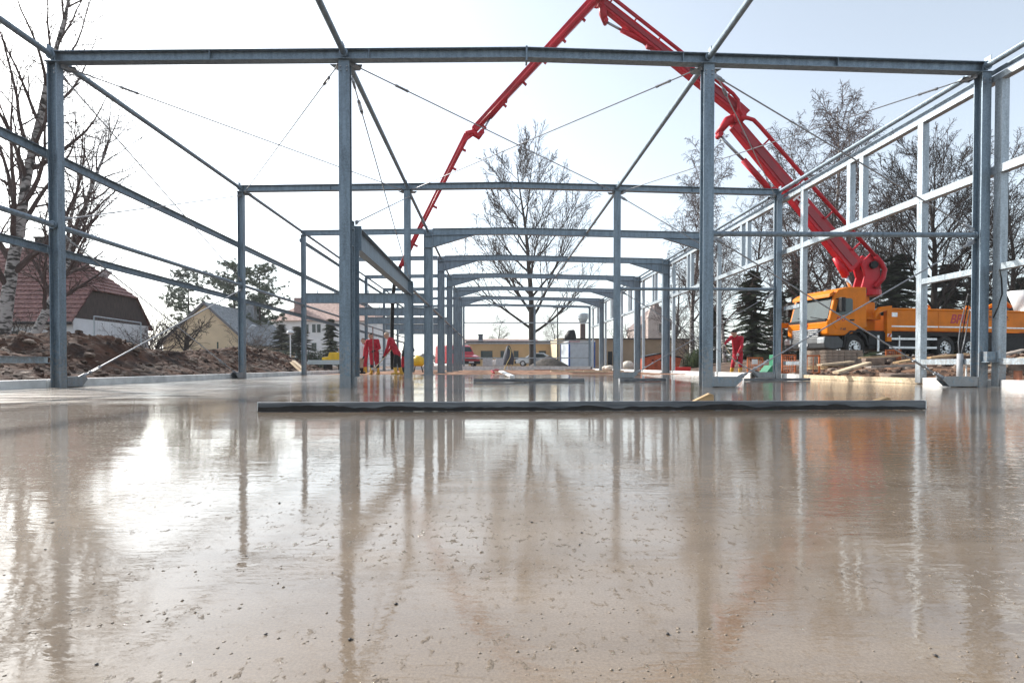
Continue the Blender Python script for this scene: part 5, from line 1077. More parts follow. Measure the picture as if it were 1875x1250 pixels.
part('nave', MB().extr([(gx(1175, 162), 166, 0), (gx(1175, 162), 166, gz(600, 166)), (gx(1235, 162), 166, gz(600, 166)), (gx(1235, 162), 166, 0)], (0, 14, 0)), STN, CH); part('nave_roof', MB().extr([(gx(1172, 162), 165.5, gz(601, 166)), (gx(1215, 162), 165.5, gz(560, 166)), (gx(1250, 162), 165.5, gz(601, 166))], (0, 15, 0)), MATS['church_roof'], CH)
for px in (1202, 1209): part('belfry_window', MB().box((gx(px, 160.9), 160.98, gz(600, 161)), (0.7, 0.06, 2.4)), BLK, CH)

# ================================================================== VEHICLES BEHIND
def vehicle(name, label, cat, loc, rz, prof_, wd, paint, glass_front, side_glass, wheels, r_=0.34, lamp=None):
    v = thing(name, label, cat, loc, rz)
    def Q(n, mb, m, p=None, bv=0, sm=False):
        o = mb.build(n, m, None, sm); o.parent = p or v
        if bv: bevel(o, bv, 2)
        return o
    body = Q('body', MB().extr([(x, 0, z) for x, z in prof_], (0, wd, 0)), paint, None, 0.06)
    (xa_, za_), (xb_, zb__) = glass_front; n_ = Vector((-(zb__ - za_), 0, xb_ - xa_)).normalized()
    Q('windscreen', MB().extr([Vector((xa_, 0.1, za_)), Vector((xb_, 0.16, zb__)), Vector((xb_, wd - 0.16, zb__)), Vector((xa_, wd - 0.1, za_))], n_ * 0.015), GLS, body)
    for sg in side_glass:
        for y, t_ in ((-0.012, 0.012), (wd, 0.012)): Q('side_window', MB().extr([(x, y, z) for x, z in sg], (0, t_, 0)), GLS, body)
    for x in wheels:
        for y in (-0.02, wd - 0.2):
            wl = Q('wheel', MB().tube((x, y, r_), (x, y + 0.22, r_), r_ * 0.6, n=16), ALU)
            Q('tyre', MB().tube((x, y + 0.01, r_), (x, y + 0.21, r_), r_, n=20), RUB, wl)
    for y in (0.06, wd - 0.36): Q('headlight', MB().box((lamp[0], y + 0.15, lamp[1]), (0.10, 0.30, 0.16)), MATS['lamp_glass'], body)
    Q('grille', MB().box((lamp[0] - 0.02, wd / 2, lamp[1] - 0.02), (0.08, wd * 0.5, 0.16)), BLK, body); Q('bumper', MB().box((lamp[0] - 0.02, wd / 2, 0.42), (0.22, wd - 0.06, 0.26)), BLK, body, 0.03)
    Q('number_plate', MB().box((lamp[0] - 0.14, wd / 2, 0.45), (0.02, 0.5, 0.11)), WHT, body)
    return v
VR = mat('van_red', (0.45, 0.012, 0.03), 0.3, 0, 0.1, 2, coat=0.4)
vp = at(876, 668, 50)
vehicle('parked_van', 'red van with black bumper parked beyond the far end of the hall', 'van', (vp.x + 0.15, 49.6, 0.2), R(122), [(0, 0.35), (0, 0.95), (0.9, 1.15), (1.55, 1.85), (1.9, 1.98), (4.9, 1.98), (5.0, 0.35)], 1.9, VR,
        ((0.95, 1.17), (1.52, 1.82)), [[(1.15, 1.2), (1.6, 1.75), (2.35, 1.78), (2.35, 1.2)]], (0.95, 4.0), 0.34, (0.0, 0.82))
cp2 = at(945, 668, 60)
vehicle('parked_car', 'pale silver car parked in front of the sand coloured building', 'car', (cp2.x, 61, 0.28), R(-8), [(0, 0.3), (0, 0.72), (1.0, 0.92), (1.7, 1.42), (3.0, 1.42), (3.9, 0.95), (4.1, 0.85), (4.1, 0.3)], 1.7, mat('silver_paint', (0.62, 0.66, 0.68), 0.25, 0.4, 0.05, 3),
        ((1.02, 0.93), (1.66, 1.38)), [[(1.3, 0.95), (1.75, 1.34), (2.9, 1.34), (3.5, 0.95)]], (0.75, 3.3), 0.31, (0.0, 0.62))
for i, (px, Y, s, lab) in enumerate(((893, 52, (0.9, 0.7, 0.75), 'white wrapped pallet beside the red van'), (902, 53, (0.7, 0.7, 0.6), 'pale wrapped pallet second from the red van'), (917, 52, (0.9, 0.7, 0.8), 'white wrapped pallet nearest the covered tripod'))):
    c = at(px, 668, Y); o = MB().box((c.x, Y, 0.3 + s[2] / 2), s).build('wrapped_pallet', mat('white_wrap', (0.6, 0.58, 0.58), 0.5, 0, 0.15, 6, bump=0.03, bscale=5)); bevel(o, 0.05, 2); tag(o, lab, 'pallet', 'wrapped pallets beyond the hall')
# mixer truck glimpsed at the right edge
mx_ = at(1915, 600, 26.5)
MT = thing('mixer_truck', 'white mixer truck drum and chute glimpsed at the right edge behind the pump truck', 'mixer truck', (mx_.x, 27.0, 0.62))
def MQ(n, mb, m, p=None, sm=False): o = mb.build(n, m, None, sm); o.parent = p or MT; return o
MQ('drum', MB().path([(0.7, 1.3, 2.9), (1.2, 1.3, 2.75), (2.6, 1.3, 2.45), (4.6, 1.3, 2.2), (5.6, 1.3, 2.05)], [0.5, 0.8, 1.15, 1.15, 0.6], 20), WHT, None, True)
MQ('chute', MB().path([(0.5, 1.0, 2.4), (0.3, 0.4, 1.9), (0.2, -0.3, 1.5)], [0.32, 0.26, 0.22], 10), WHT, None, True); MQ('hopper', MB().path([(0.5, 1.3, 3.5), (0.5, 1.3, 2.9), (0.5, 1.3, 2.5)], [0.6, 0.4, 0.28], 12), WHT, None, True)
MQ('chassis', MB().b2(0.2, 8, 0.8, 1.8, 0.7, 1.0), BLK); MQ('cab', MB().extr([(6.2, 0.05, 0.7), (6.2, 0.05, 2.9), (7.6, 0.05, 2.9), (8.0, 0.05, 1.9), (8.05, 0.05, 0.7)], (0, 2.4, 0)), WHT)
for x in (1.0, 2.4, 6.9):
    for y in (0.05, 2.1): wl = MQ('wheel', MB().tube((x, y, 0.5), (x, y + 0.3, 0.5), 0.3, n=14), ALU); MQ('tyre', MB().tube((x, y + 0.01, 0.5), (x, y + 0.29, 0.5), 0.5, n=20), RUB, wl)

# ================================================================== FENCES AND LAMPS
fp = thing('mobile_fence', 'galvanised tubular fence panel standing before the red tiled house', 'fence', (-16.5, 22.5, 0.2), world=True)
A_, B__ = at(172, 579, 22.5), at(258, 591, 25.5); zg = 0.25
for q in (A_, B__): part('post', MB().tube((q.x, q.y, zg), (q.x, q.y, q.z), 0.024, n=8), STEELB, fp)
part('top_rail', MB().tube(A_, B__, 0.024, n=8), STEELB, fp); part('bottom_rail', MB().tube(Vector((A_.x, A_.y, zg + .15)), Vector((B__.x, B__.y, zg + .15)), 0.024, n=8), STEELB, fp)
for i in range(1, 30): p = A_.lerp(B__, i / 30); part('wire', MB().tube((p.x, p.y, zg + .15), (p.x, p.y, p.z), 0.003, n=4), ROD, fp)
part('stay', MB().tube((A_.x - 0.5, A_.y, zg), (A_.x - 0.1, A_.y, 1.35), 0.03, n=6), BLK, fp)
def lamp(label, px, Y, ytop, twin):
    c = gx(px, Y); zt_ = gz(ytop, Y, px); r_ = thing('street_lamp', label, 'street lamp', (c, Y, 0.3), group='street lamps', world=True)
    part('pole', MB().tube((c, Y, 0.2), (c, Y, zt_), 0.06, 0.045, n=8), WHT, r_)
    for s in ((-1, 1) if twin else (0,)):
        if twin: part('arm', MB().tube((c, Y, zt_), (c + s * 0.5, Y, zt_ + 0.12), 0.03, n=6), WHT, r_); part('lantern', MB().box((c + s * 0.62, Y, zt_ + 0.15), (0.36, 0.2, 0.12)), WHT, r_)
        else: part('lantern', MB().path([(c, Y, zt_), (c, Y, zt_ + 0.12), (c, Y, zt_ + 0.3), (c, Y, zt_ + 0.34)], [0.1, 0.3, 0.22, 0.03], 12), WHT, r_)
lamp('white twin armed street lamp in front of the spruce at right', 1377, 40, 615, True); lamp('small post top lamp behind the soil heap', 532, 46, 612, False)
ch_ = thing('mesh_fence', 'dark green mesh fence behind the soil heap', 'fence', (-12, 44, 0.3), world=True); GW = mat('fence_green', (0.03, 0.06, 0.045), 0.6, 0, 0.2, 5)
for i in range(12): x = gx(500, 44) + i * 0.9; part('post', MB().tube((x, 44, 0.2), (x, 44, 1.55), 0.03, n=6), GW, ch_)
for z in (0.5, 0.9, 1.25, 1.5): part('wire', MB().tube((gx(500, 44), 44, z), (gx(500, 44) + 9.9, 44, z), 0.012, n=4), GW, ch_)
pst = MB().tube((gx(399, 36), 36, 0.2), (gx(399, 36), 36, gz(626, 36, 399)), 0.05, n=8).build('marker_post', GW); tag(pst, 'dark post standing before the cream gable', 'post')
tl_ = thing('utility_pole', 'thin dark utility pole behind the far gable column', 'pole', (gx(1021, 58), 58, 0.2), world=True); part('shaft', MB().tube((gx(1021, 58), 58, 0.1), (gx(1021, 58), 58, gz(560, 58)), 0.08, 0.06, n=8), BLK, tl_); part('crossarm', MB().bar((gx(1021, 58) - 0.5, 58, gz(563, 58)), (gx(1021, 58) + 0.5, 58, gz(563, 58)), 0.08, 0.08), BLK, tl_)

# ================================================================== TREES
BARK = mat('dark_bark', (0.035, 0.027, 0.023), 0.95, 0, 0.4, 6, bump=0.02, bscale=12, stretch=(1, 1, 0.25))
TWIG = mat('twig_bark', (0.045, 0.033, 0.029), 0.9, 0, 0.3, 2); TWIGB = mat('birch_twig', (0.075, 0.048, 0.043), 0.9, 0, 0.3, 2); TWIGG = mat('grey_twig', (0.11, 0.088, 0.078), 0.9, 0, 0.3, 2)
def birch_mat():
    m = bpy.data.materials.new('birch_bark'); n, l, b = nodes(m); tc = n.new('ShaderNodeTexCoord')
    mp = n.new('ShaderNodeMapping'); mp.inputs['Scale'].default_value = (2.2, 2.2, 5.5); l.new(tc.outputs['Object'], mp.inputs[0])
    z = n.new('ShaderNodeTexNoise'); z.inputs['Scale'].default_value = 1.3; z.inputs['Detail'].default_value = 6; l.new(mp.outputs[0], z.inputs['Vector'])
    r_ = n.new('ShaderNodeValToRGB'); e = r_.color_ramp.elements; e[0].position = 0.42; e[0].color = (0.04, 0.034, 0.03, 1); e[1].position = 0.54; e[1].color = (0.38, 0.35, 0.33, 1)
    l.new(z.outputs['Fac'], r_.inputs[0]); l.new(r_.outputs[0], b.inputs['Base Color']); b.inputs['Roughness'].default_value = 0.85; MATS['birch_bark'] = m; return m
BIRCH = birch_mat()
UP = Vector((0, 0, 1))
def rand_perp(d, rr):
    a = Vector((rr.gauss(0, 1), rr.gauss(0, 1), rr.gauss(0, 1))); a = a - d * a.dot(d); return a.normalized()
def grow(mbs, p, d, L, r, lev, rr, S):
    """one limb; S: list of per-level dicts"""
    s = S[lev]; n = s['seg']; pts = [p.copy()]; rs = [r]; dirs = [d.copy()]
    for i in range(n):
        d = (d + rand_perp(d, rr) * s['wob'] + UP * s['trop'] * (1 if 'bend' not in s else (1 - s['bend'] * i / n))).normalized()
        p = p + d * (L / n); pts.append(p.copy()); rs.append(max(s['rmin'], r * (1 - (i + 1) / n * s['tap']))); dirs.append(d.copy())
    mbs[0 if lev <= S[0].get('trunk_lev', 0) else 1].path(pts, rs, s['sides'], False)
    if lev + 1 >= len(S): return
    c = S[lev + 1]; N = s['kids']; N = max(1, int(N * rr.uniform(0.8, 1.2) * (min(1.0, 0.35 + L / s['ref']) if 'ref' in s else 1)))
    az0 = rr.uniform(0, 6.28)
    for k_ in range(N):
        t = s['t0'] + (s['t1'] - s['t0']) * (k_ + rr.uniform(0.1, 0.9)) / N; f = t * n; i = min(n - 1, int(f)); q = pts[i].lerp(pts[i + 1], f - i); dd = dirs[min(n, i + 1)]
        az = az0 + k_ * 2.4 + rr.uniform(-0.5, 0.5); a = Vector((math.cos(az), math.sin(az), 0)) if abs(dd.z) > 0.8 else None
        if a is None: a = rand_perp(dd, rr); a = (a + UP * s.get('kup', 0.15)).normalized()
        a = a - dd * a.dot(dd); a.normalize()
        an = R(rr.uniform(*c['ang'])); cd_ = (dd * math.cos(an) + a * math.sin(an)).normalized()
        prof_ = s['prof'](t) if 'prof' in s else (1.1 - 0.6 * t)
        cl = L * c['len'] * prof_ * rr.uniform(0.75, 1.2); cr__ = min(rs[i] * 0.75, max(c['rmin'], rs[i] * c['rr']))
        grow(mbs, q, cd_, cl, cr__, lev + 1, rr, S)
def make_tree(kind, H, seed):
    rr = random.Random(seed); mbs = [MB(), MB()]
    if kind == 'ash':      # broad crown with one strong leader, ascending limbs
        S = [dict(seg=12, wob=0.05, trop=0.02, tap=0.93, rmin=0.03, sides=10, kids=28, t0=0.14, t1=0.97, prof=lambda t: 1.0 - 0.74 * t ** 1.3, trunk_lev=1),
             dict(len=0.62, ang=(36, 64), rr=0.48, seg=9, wob=0.075, trop=0.07, tap=0.9, rmin=0.026, sides=6, kids=13, t0=0.18, t1=1.0, kup=0.35),
             dict(len=0.46, ang=(18, 42), rr=0.55, seg=6, wob=0.10, trop=0.05, tap=0.85, rmin=0.018, sides=4, kids=7, t0=0.12, t1=1.0, kup=0.3),
             dict(len=0.50, ang=(18, 45), rr=0.6, seg=4, wob=0.13, trop=0.04, tap=0.8, rmin=0.0125, sides=3, kids=4, t0=0.15, t1=1.0),
             dict(len=0.5, ang=(25, 60), rr=0.7, seg=3, wob=0.2, trop=0.03, tap=0.6, rmin=0.0115, sides=3)]
        r0 = H * 0.0185
    elif kind == 'birch':  # white stem, ascending limbs, hanging twigs
        S = [dict(seg=14, wob=0.055, trop=0.03, tap=0.95, rmin=0.02, sides=9, kids=30, t0=0.2, t1=0.98, prof=lambda t: 1.0 - 0.65 * t, trunk_lev=0),
             dict(len=0.36, ang=(24, 52), rr=0.45, seg=7, wob=0.12, trop=0.05, tap=0.9, rmin=0.018, sides=5, kids=12, t0=0.15, t1=1.0, kup=0.1),
             dict(len=0.42, ang=(25, 60), rr=0.55, seg=6, wob=0.16, trop=-0.03, tap=0.85, rmin=0.013, sides=3, kids=10, t0=0.1, t1=1.0, kup=0.0),
             dict(len=0.62, ang=(20, 60), rr=0.6, seg=5, wob=0.14, trop=-0.22, tap=0.6, rmin=0.0105, sides=3)]
        r0 = H * 0.0125
    elif kind == 'oldbirch':
        S = [dict(seg=12, wob=0.06, trop=0.03, tap=0.93, rmin=0.03, sides=10, kids=24, t0=0.18, t1=0.98, prof=lambda t: 1.0 - 0.55 * t, trunk_lev=0),
             dict(len=0.40, ang=(22, 48), rr=0.52, seg=8, wob=0.13, trop=0.06, tap=0.9, rmin=0.016, sides=6, kids=11, t0=0.15, t1=1.0, kup=0.1),
             dict(len=0.40, ang=(25, 60), rr=0.5, seg=6, wob=0.16, trop=-0.02, tap=0.85, rmin=0.011, sides=3, kids=7, t0=0.15, t1=1.0, kup=0.0),
             dict(len=0.55, ang=(20, 60), rr=0.6, seg=5, wob=0.15, trop=-0.14, tap=0.6, rmin=0.007, sides=3)]
        r0 = H * 0.0165
    elif kind == 'thin':   # loose grey tree
        S = [dict(seg=12, wob=0.08, trop=0.03, tap=0.94, rmin=0.02, sides=8, kids=26, t0=0.2, t1=0.97, prof=lambda t: 1.0 - 0.6 * t, trunk_lev=1),
             dict(len=0.38, ang=(30, 60), rr=0.45, seg=7, wob=0.15, trop=0.05, tap=0.9, rmin=0.018, sides=5, kids=11, t0=0.15, t1=1.0, kup=0.3),
             dict(len=0.45, ang=(25, 60), rr=0.55, seg=5, wob=0.2, trop=0.03, tap=0.85, rmin=0.014, sides=3, kids=9, t0=0.15, t1=1.0),
             dict(len=0.5, ang=(25, 65), rr=0.6, seg=4, wob=0.2, trop=0.02, tap=0.6, rmin=0.0115, sides=3)]
        r0 = H * 0.014
    elif kind == 'shrub':
        S = [dict(seg=4, wob=0.1, trop=0.05, tap=0.6, rmin=0.02, sides=6, kids=11, t0=0.1, t1=1.0, prof=lambda t: 1.0, trunk_lev=0),
             dict(len=1.5, ang=(20, 65), rr=0.45, seg=6, wob=0.2, trop=0.05, tap=0.9, rmin=0.010, sides=4, kids=9, t0=0.15, t1=1.0),
             dict(len=0.42, ang=(25, 65), rr=0.55, seg=4, wob=0.22, trop=0.03, tap=0.8, rmin=0.007, sides=3, kids=5, t0=0.1, t1=1.0),
             dict(len=0.5, ang=(25, 65), rr=0.6, seg=3, wob=0.2, trop=0.0, tap=0.7, rmin=0.006, sides=3)]
        r0 = 0.07; H0 = H; H = H * 0.4
    elif kind == 'pollard':
        S = [dict(seg=5, wob=0.07, trop=0.05, tap=0.25, rmin=0.05, sides=9, kids=11, t0=0.5, t1=1.0, prof=lambda t: 1.0, trunk_lev=1),
             dict(len=0.95, ang=(35, 85), rr=0.3, seg=7, wob=0.2, trop=0.06, tap=0.8, rmin=0.014, sides=6, kids=10, t0=0.25, t1=1.0),
             dict(len=0.36, ang=(30, 75), rr=0.5, seg=5, wob=0.2, trop=0.05, tap=0.8, rmin=0.009, sides=3, kids=5, t0=0.2, t1=1.0),
             dict(len=0.55, ang=(20, 50), rr=0.6, seg=3, wob=0.15, trop=0.03, tap=0.7, rmin=0.007, sides=3)]
        r0 = H * 0.035; H = H * 0.45
    grow(mbs, Vector((0, 0, -0.15)), Vector((0, 0, 1)), H, r0, 0, rr, S)
    return mbs
TREES = {}
def bare(name, label, kind, px, Y, ytop, seed, bark, twig, zrot=0.0, lean=None, group='bare trees round the site', zg=0.25, wid=1.0, cat='tree'):
    x = gx(px, Y); Hh = gz(ytop, Y, px) - zg; key = (kind, seed, bark.name, twig.name)
    if key not in TREES:
        Hn = {'shrub': 3.0, 'pollard': 4.0}.get(kind, 18.0); mbs = make_tree(kind, Hn, seed); top = max(max(v[2] for v in mbs[1].v), max(v[2] for v in mbs[0].v))
        TREES[key] = (mbs[0].mesh('trunk', bark, True), mbs[1].mesh('crown', twig, False), top)
    tm, cm, top = TREES[key]; r_ = thing(name, label, cat, (x, Y, zg), zrot, group=group); s = Hh / top; r_.scale = (s * wid, s * wid, s)
    if lean: r_.rotation_euler = (lean[0], lean[1], zrot)
    for n_, me in (('trunk', tm), ('crown', cm)): o = link(n_, me); o.parent = r_
    return r_
bare('bare_tree', 'tall dark bare tree with wide crown standing in the middle beyond the hall', 'ash', 975, 58, 240, 21, BARK, TWIG, 0.4, wid=1.0)
LB = 'birches at the left of the site'
bare('birch_tree', 'white barked birch at far left edge beside the red tiled house', 'oldbirch', 2, 17.0, -260, 31, BIRCH, TWIGB, 0.2, group=LB, wid=0.9)
bare('birch_tree', 'leaning birch trunk just left of the first left column', 'oldbirch', 40, 19.5, 10, 32, BIRCH, TWIGB, 1.0, lean=(0.0, 0.26), group=LB, wid=0.95)
bare('birch_tree', 'slender birch half hidden by the nearest left column', 'oldbirch', 100, 30, 170, 33, BIRCH, TWIGB, 2.0, group=LB, wid=0.9)
RB = 'bare trees behind the truck'
bare('birch_tree', 'tall twin looking birch with white trunk behind the truck cab', 'birch', 1492, 40, 172, 31, BIRCH, TWIGB, 1.4, group=RB, zg=0.6, wid=1.05)
bare('birch_tree', 'second tall birch just right of the one behind the truck cab', 'birch', 1508, 41.5, 195, 33, BIRCH, TWIGB, 0.5, group=RB, zg=0.6, wid=1.1)
bare('birch_tree', 'tall birch seen between the boom foot and the window posts', 'birch', 1560, 46, 205, 32, BIRCH, TWIGB, 3.1, group=RB, zg=0.5, wid=1.1)
bare('birch_tree', 'pale thin birch just left of the third column', 'birch', 1268, 50, 268, 32, BIRCH, TWIGB, 4.0, group=RB, wid=0.95)
bare('birch_tree', 'birch with white trunk behind the squeegee worker', 'birch', 1327, 36, 300, 33, BIRCH, TWIGB, 5.2, group=RB, zg=0.5, wid=0.9)
bare('bare_tree', 'thin grey tree right of the third column under the boom', 'thin', 1385, 44, 330, 41, BARK, TWIGG, 0.7, group=RB, zg=0.5)
bare('bare_tree', 'brown bare tree seen through the window frame right of the boom', 'thin', 1640, 42, 290, 42, BARK, TWIGG, 2.2, group=RB, zg=0.5)
bare('bare_tree', 'large spreading bare tree left of the right braced column', 'ash', 1715, 38, 222, 51, BARK, TWIG, 1.2, group=RB, zg=0.6, wid=1.0)
bare('bare_tree', 'bare tree behind the right braced column', 'thin', 1790, 36, 240, 41, BARK, TWIG, 3.3, group=RB, zg=0.6)
bare('bare_tree', 'bare tree at the right edge behind the nearest wall post', 'thin', 1862, 34, 255, 42, BARK, TWIG, 4.4, group=RB, zg=0.6, wid=1.15)
bare('bare_tree', 'grey bare tree low behind the window posts', 'thin', 1600, 55, 350, 43, BARK, TWIGG, 1.9, group=RB, zg=0.5, wid=1.2)
bare('bare_tree', 'slim bare tree behind the truck cab roof', 'thin', 1440, 52, 330, 43, BARK, TWIGG, 0.2, group=RB, zg=0.5, wid=1.1)
bare('bare_tree', 'far bare tree behind the church', 'thin', 1232, 90, 480, 41, BARK, TWIGB, 2.9, group=RB, wid=1.5)
bare('bare_tree', 'slim bare tree beside the rusty skip', 'thin', 1300, 60, 420, 42, BARK, TWIGG, 0.9, group=RB, wid=1.2)
bare('bare_tree', 'far bare tree over the sand coloured building', 'thin', 910, 95, 572, 42, BARK, TWIGG, 2.0, group=RB, wid=1.7)
bare('bare_tree', 'far bare tree right of the big tree trunk', 'thin', 1012, 95, 575, 43, BARK, TWIGG, 1.0, group=RB, wid=1.7)
bare('bare_tree', 'lopped bare tree over the beige building', 'pollard', 1148, 80, 590, 61, BARK, TWIGG, 1.0, group=RB)
bare('pollard_tree', 'small gnarled fruit tree before the cream gable', 'pollard', 339, 34, 568, 62, BARK, TWIG, 0.6, group='small trees at left', wid=1.05)
for i, (px, Y, yt, sd, lab) in enumerate(((262, 38, 548, 71, 'bare shrub behind the right end of the red tiled house'), (282, 33, 560, 72, 'bare shrub between the two left houses'), (300, 42, 590, 71, 'low bare shrub left of the cream gable'), (470, 52, 600, 72, 'grey bare shrub right of the second left column'), (448, 47, 590, 71, 'bare shrub against the slate roof'),
        (30, 22, 560, 72, 'bare shrub at foot of the leaning birch'), (235, 27, 590, 71, 'bare shrub behind the mobile fence'), (1305, 44, 560, 71, 'brown shrub left of the spruce'), (1420, 42, 560, 72, 'brown shrub behind the truck front'), (1660, 40, 540, 71, 'tangled shrub behind the truck side'), (1830, 36, 520, 72, 'tangled shrub behind the truck tail'), (1560, 48, 540, 72, 'brown shrub behind the truck pedestal'), (1265, 55, 590, 71, 'bare shrub over the beige building'))):
    bare('bare_shrub', lab, 'shrub', px, Y, yt, sd, BARK, TWIG if i % 2 else TWIGG, i * 1.1, group='bare shrubs', zg=0.35, wid=1.3, cat='shrub')
# evergreens --------------------------------------------------------
NEED = mat('spruce_needles', (0.022, 0.040, 0.018), 0.9, 0, 0.5, 1.5, col2=(0.055, 0.075, 0.03)); PINEN = mat('pine_needles', (0.075, 0.11, 0.075), 0.9, 0, 0.4, 1.5, col2=(0.14, 0.18, 0.11)); BUSH = mat('bush_leaves', (0.03, 0.055, 0.015), 0.8, 0, 0.5, 2.5, col2=(0.08, 0.11, 0.03))
def spray(m, p, d, L, rr, w_=0.10, n=9):                    # a flat twig with needle blades
    d = d.normalized(); s = d.cross(UP); s = s.normalized() if s.length > 0.05 else Vector((1, 0, 0))
    for i in range(n):
        t = i / n; q = p + d * L * t; wl = w_ * (1.15 - t)
        for sg in (-1, 1):
            e = q + (s * sg * rr.uniform(0.6, 1.1) + d * rr.uniform(0.3, 0.9) + UP * rr.uniform(-0.35, 0.15)).normalized() * wl; o = d * wl * 0.28
            m.add([q, e, q + o], [(0, 1, 2)])
def spruce_mesh(seed, H=8.0):
    rr = random.Random(seed); t = MB(); c = MB(); t.path([(0, 0, -0.2), (0, 0, H * 0.5), (0, 0, H)], [0.13, 0.08, 0.015], 7, False)
    z = 0.5
    while z < H * 0.98:
        f = 1 - z / H; R_ = (0.35 + 2.0 * f ** 0.85) * rr.uniform(0.75, 1.15)
        for k_ in range(rr.randint(5, 7)):
            a = rr.uniform(0, 6.28); L = R_ * rr.uniform(0.65, 1.1); p = Vector((0, 0, z + rr.uniform(-.1, .1))); out = Vector((math.cos(a), math.sin(a), 0)); pts = []
            for i in range(6): u = i / 5; pts.append(p + out * L * u + UP * (0.10 * L * u - 0.42 * L * u * u + 0.12 * L * u ** 3))
            c.path(pts, [0.018] * 5 + [0.006], 3, False)
            for i in range(1, 6):
                dd = (pts[i] - pts[i - 1]); sd = dd.cross(UP).normalized()
                for sg in (-1, 1):
                    for q in (0.15, 0.5, 0.85): spray(c, pts[i - 1].lerp(pts[i], q), dd.normalized() * 0.8 + sd * sg * 0.9 - UP * rr.uniform(0.1, 0.9), 0.52 * (1.15 - i / 8) * (0.6 + f * 0.6), rr, 0.24, 6)
                spray(c, pts[i], dd, 0.3, rr, 0.22, 5)
        z += 0.15 + 0.19 * f
    return t.mesh('trunk', BARK, True), c.mesh('crown', NEED, False, ), H
def pine_mesh(seed, H=9.0):
    rr = random.Random(seed); t = MB(); c = MB(); t.path([(0, 0, -0.2), (0.1, 0.05, H * 0.4), (0.0, 0.1, H * 0.75), (0.1, 0.1, H)], [0.17, 0.14, 0.08, 0.02], 8, False)
    for z in [H * (0.42 + 0.56 * i / 15) for i in range(16)]:
        for k_ in range(rr.randint(2, 3)):
            a = rr.uniform(0, 6.28); L = (0.6 + 2.3 * math.sin(math.pi * min(1, (z / H - 0.25) / 0.8)) ** 0.8) * rr.uniform(0.6, 1.1); p = Vector((0, 0.05, z)); out = Vector((math.cos(a), math.sin(a), 0)); pts = [p + out * L * u + UP * (0.25 * L * u * u + rr.uniform(-.06, .06)) for u in (0, 0.25, 0.5, 0.75, 1.0)]
            c.path(pts, [0.05, 0.04, 0.03, 0.02, 0.01], 4, False)
            for q in pts[1:]:
                for j in range(4):
                    o = q + Vector((rr.gauss(0, 0.22), rr.gauss(0, 0.22), rr.gauss(0.08, 0.10)))
                    for b_ in range(34):
                        d = Vector((rr.gauss(0, 1), rr.gauss(0, 1), rr.gauss(0.35, 0.8))).normalized(); s = rand_perp(d, rr) * 0.028; e = o + d * rr.uniform(0.14, 0.30); c.add([o - s + d * .04, o + s + d * .04, e], [(0, 1, 2)])
    return t.mesh('trunk', BARK, True), c.mesh('crown', PINEN, False), H
EV = {('s', 1): spruce_mesh(1), ('s', 2): spruce_mesh(2), ('p', 1): pine_mesh(5), ('p', 2): pine_mesh(6)}
def ever(name, label, key, px, Y, ytop, wid=1.0, rz=0.0, zg=0.3):
    tm, cm, H = EV[key]; s = (gz(ytop, Y, px) - zg) / H; r_ = thing(name, label, 'tree', (gx(px, Y), Y, zg), rz, group='evergreens round the site'); r_.scale = (s * wid, s * wid, s)
    for n_, me in (('trunk', tm), ('crown', cm)): o = link(n_, me); o.parent = r_
ever('pine_tree', 'slim pine rising behind the cream gable', ('p', 1), 345, 62, 497, 0.8); ever('pine_tree', 'broad pine behind the second left column', ('p', 2), 430, 60, 484, 0.95, 1.0); ever('pine_tree', 'dense pine just right of the second left column', ('p', 1), 478, 58, 488, 0.9, 2.2)
ever('spruce_tree', 'low wide dark spruce behind the left soil heap', ('s', 1), 548, 50, 596, 2.2); ever('spruce_tree', 'spreading dark conifer left of the third left column', ('s', 2), 515, 52, 592, 1.7, 1.0); ever('spruce_tree', 'upright dark conifer beside the second column', ('s', 2), 606, 44, 582, 1.25, 2.0)
ever('spruce_tree', 'dark spruce behind the squeegee worker', ('s', 1), 1376, 36, 492, 1.15, 0.6, 0.5); ever('spruce_tree', 'low spruce left of the truck front', ('s', 2), 1425, 44, 530, 1.2, 2.6, 0.5); ever('spruce_tree', 'reddish dark spruce behind the truck cab', ('s', 2), 1462, 47, 470, 1.1, 0.3, 0.5)
ever('spruce_tree', 'dark spruce just right of the boom foot', ('s', 1), 1640, 38, 462, 1.35, 1.6, 0.6); ever('spruce_tree', 'dark spruce left of the right braced column', ('s', 2), 1735, 40, 480, 1.4, 0.9, 0.6); ever('spruce_tree', 'dark spruce behind the right braced column', ('s', 1), 1785, 42, 500, 1.4, 3.0, 0.6)
ever('spruce_tree', 'dark spruce at the right edge of the picture', ('s', 2), 1868, 40, 505, 1.5, 2.0, 0.6); ever('spruce_tree', 'spruce between the boom and the wall posts', ('s', 1), 1570, 52, 490, 1.2, 4.0, 0.5); ever('spruce_tree', 'dark spruce beside the green bush', ('s', 2), 1312, 46, 560, 1.5, 4.4, 0.4)
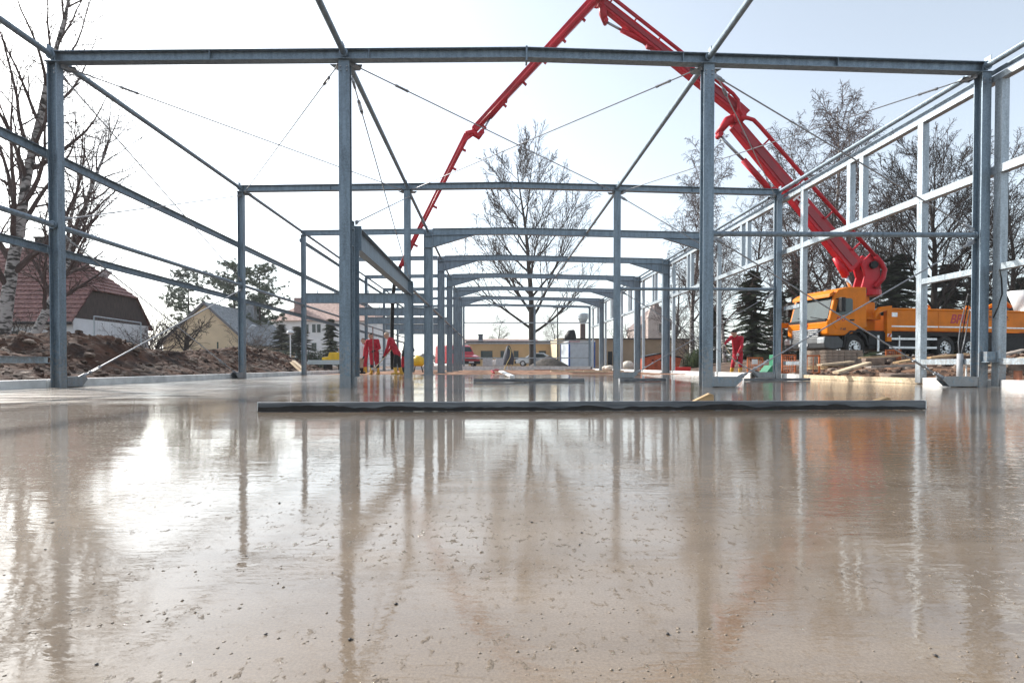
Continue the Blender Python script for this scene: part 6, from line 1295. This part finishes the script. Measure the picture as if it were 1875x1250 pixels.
def bush(label, px, Y, wd, h, seed, m=BUSH, n=2600):
    rr = random.Random(seed); r_ = thing('evergreen_bush', label, 'bush', (gx(px, Y), Y, 0.1), group='evergreen bushes'); c = MB()
    while n > 0:
        d = Vector((rr.gauss(0, 1), rr.gauss(0, 1), abs(rr.gauss(0, 1)))).normalized(); k_ = rr.uniform(0.55, 1.0) * (1 + 0.28 * noise.noise(d * 2.3 + Vector((seed, 0, 0)))); p = Vector((d.x * wd, d.y * wd, d.z * h)) * k_
        a = rand_perp(d, rr) * 0.075; b_ = d.cross(a) * 0.6; c.add([p - a, p + b_, p + a, p - b_], [(0, 1, 2, 3)]); n -= 1
    o = c.build('foliage', m, None, False, False); o.parent = r_
    o = MB().path([(0, 0, -0.1), (0, 0, h * 0.4), (0.1, 0, h * 0.7)], [0.06, 0.05, 0.02], 6).build('stem', BARK); o.parent = r_
bush('dense green bush right of the rusty skip', 1277, 34, 0.95, 1.35, 3); bush('small green bush behind the mobile fence', 225, 27, 1.3, 1.1, 5)
bush('dark bush at foot of the spruce behind the squeegee worker', 1400, 38, 1.3, 1.5, 7); bush('dark bush below the far pink roofed villa', 575, 56, 1.6, 1.9, 9, NEED)
# far wood along the skyline
fw = MB(); rr = random.Random(77)
for i in range(5200):
    x = rr.uniform(-330, 330); y = rr.uniform(190, 260); h = (3.5 + 5.5 * abs(fbm(x * 0.02, 3)) ) * rr.random() ** 0.6; d = Vector((rr.gauss(0, 1), rr.gauss(0, .4), rr.gauss(0, 1))).normalized(); a = rand_perp(d, rr) * rr.uniform(0.4, 1.3); b_ = d * rr.uniform(0.5, 1.6); p = Vector((x, y, h)); fw.add([p - a, p + b_, p + a, p - b_], [(0, 1, 2, 3)])
tag(fw.build('far_wood', mat('far_wood_brown', (0.10, 0.085, 0.075), 0.95, 0, 0.3, 0.1), None, False, False), 'brown line of far woodland along the skyline', 'wood', kind='stuff')

hz_ = MB().b2(-920, 920, -140, 1820, -2, 34)
HZ = bpy.data.materials.new('haze_air'); HZ.use_nodes = True; HZ.node_tree.nodes.clear()
pv = HZ.node_tree.nodes.new('ShaderNodeVolumePrincipled'); pv.inputs['Color'].default_value = (0.95, 0.97, 1, 1); pv.inputs['Density'].default_value = 0.0005; pv.inputs['Anisotropy'].default_value = 0.3
ho = HZ.node_tree.nodes.new('ShaderNodeOutputMaterial'); HZ.node_tree.links.new(pv.outputs[0], ho.inputs['Volume'])
tag(hz_.build('haze', HZ), 'thin pale haze in the air over the whole site', 'haze', kind='stuff')
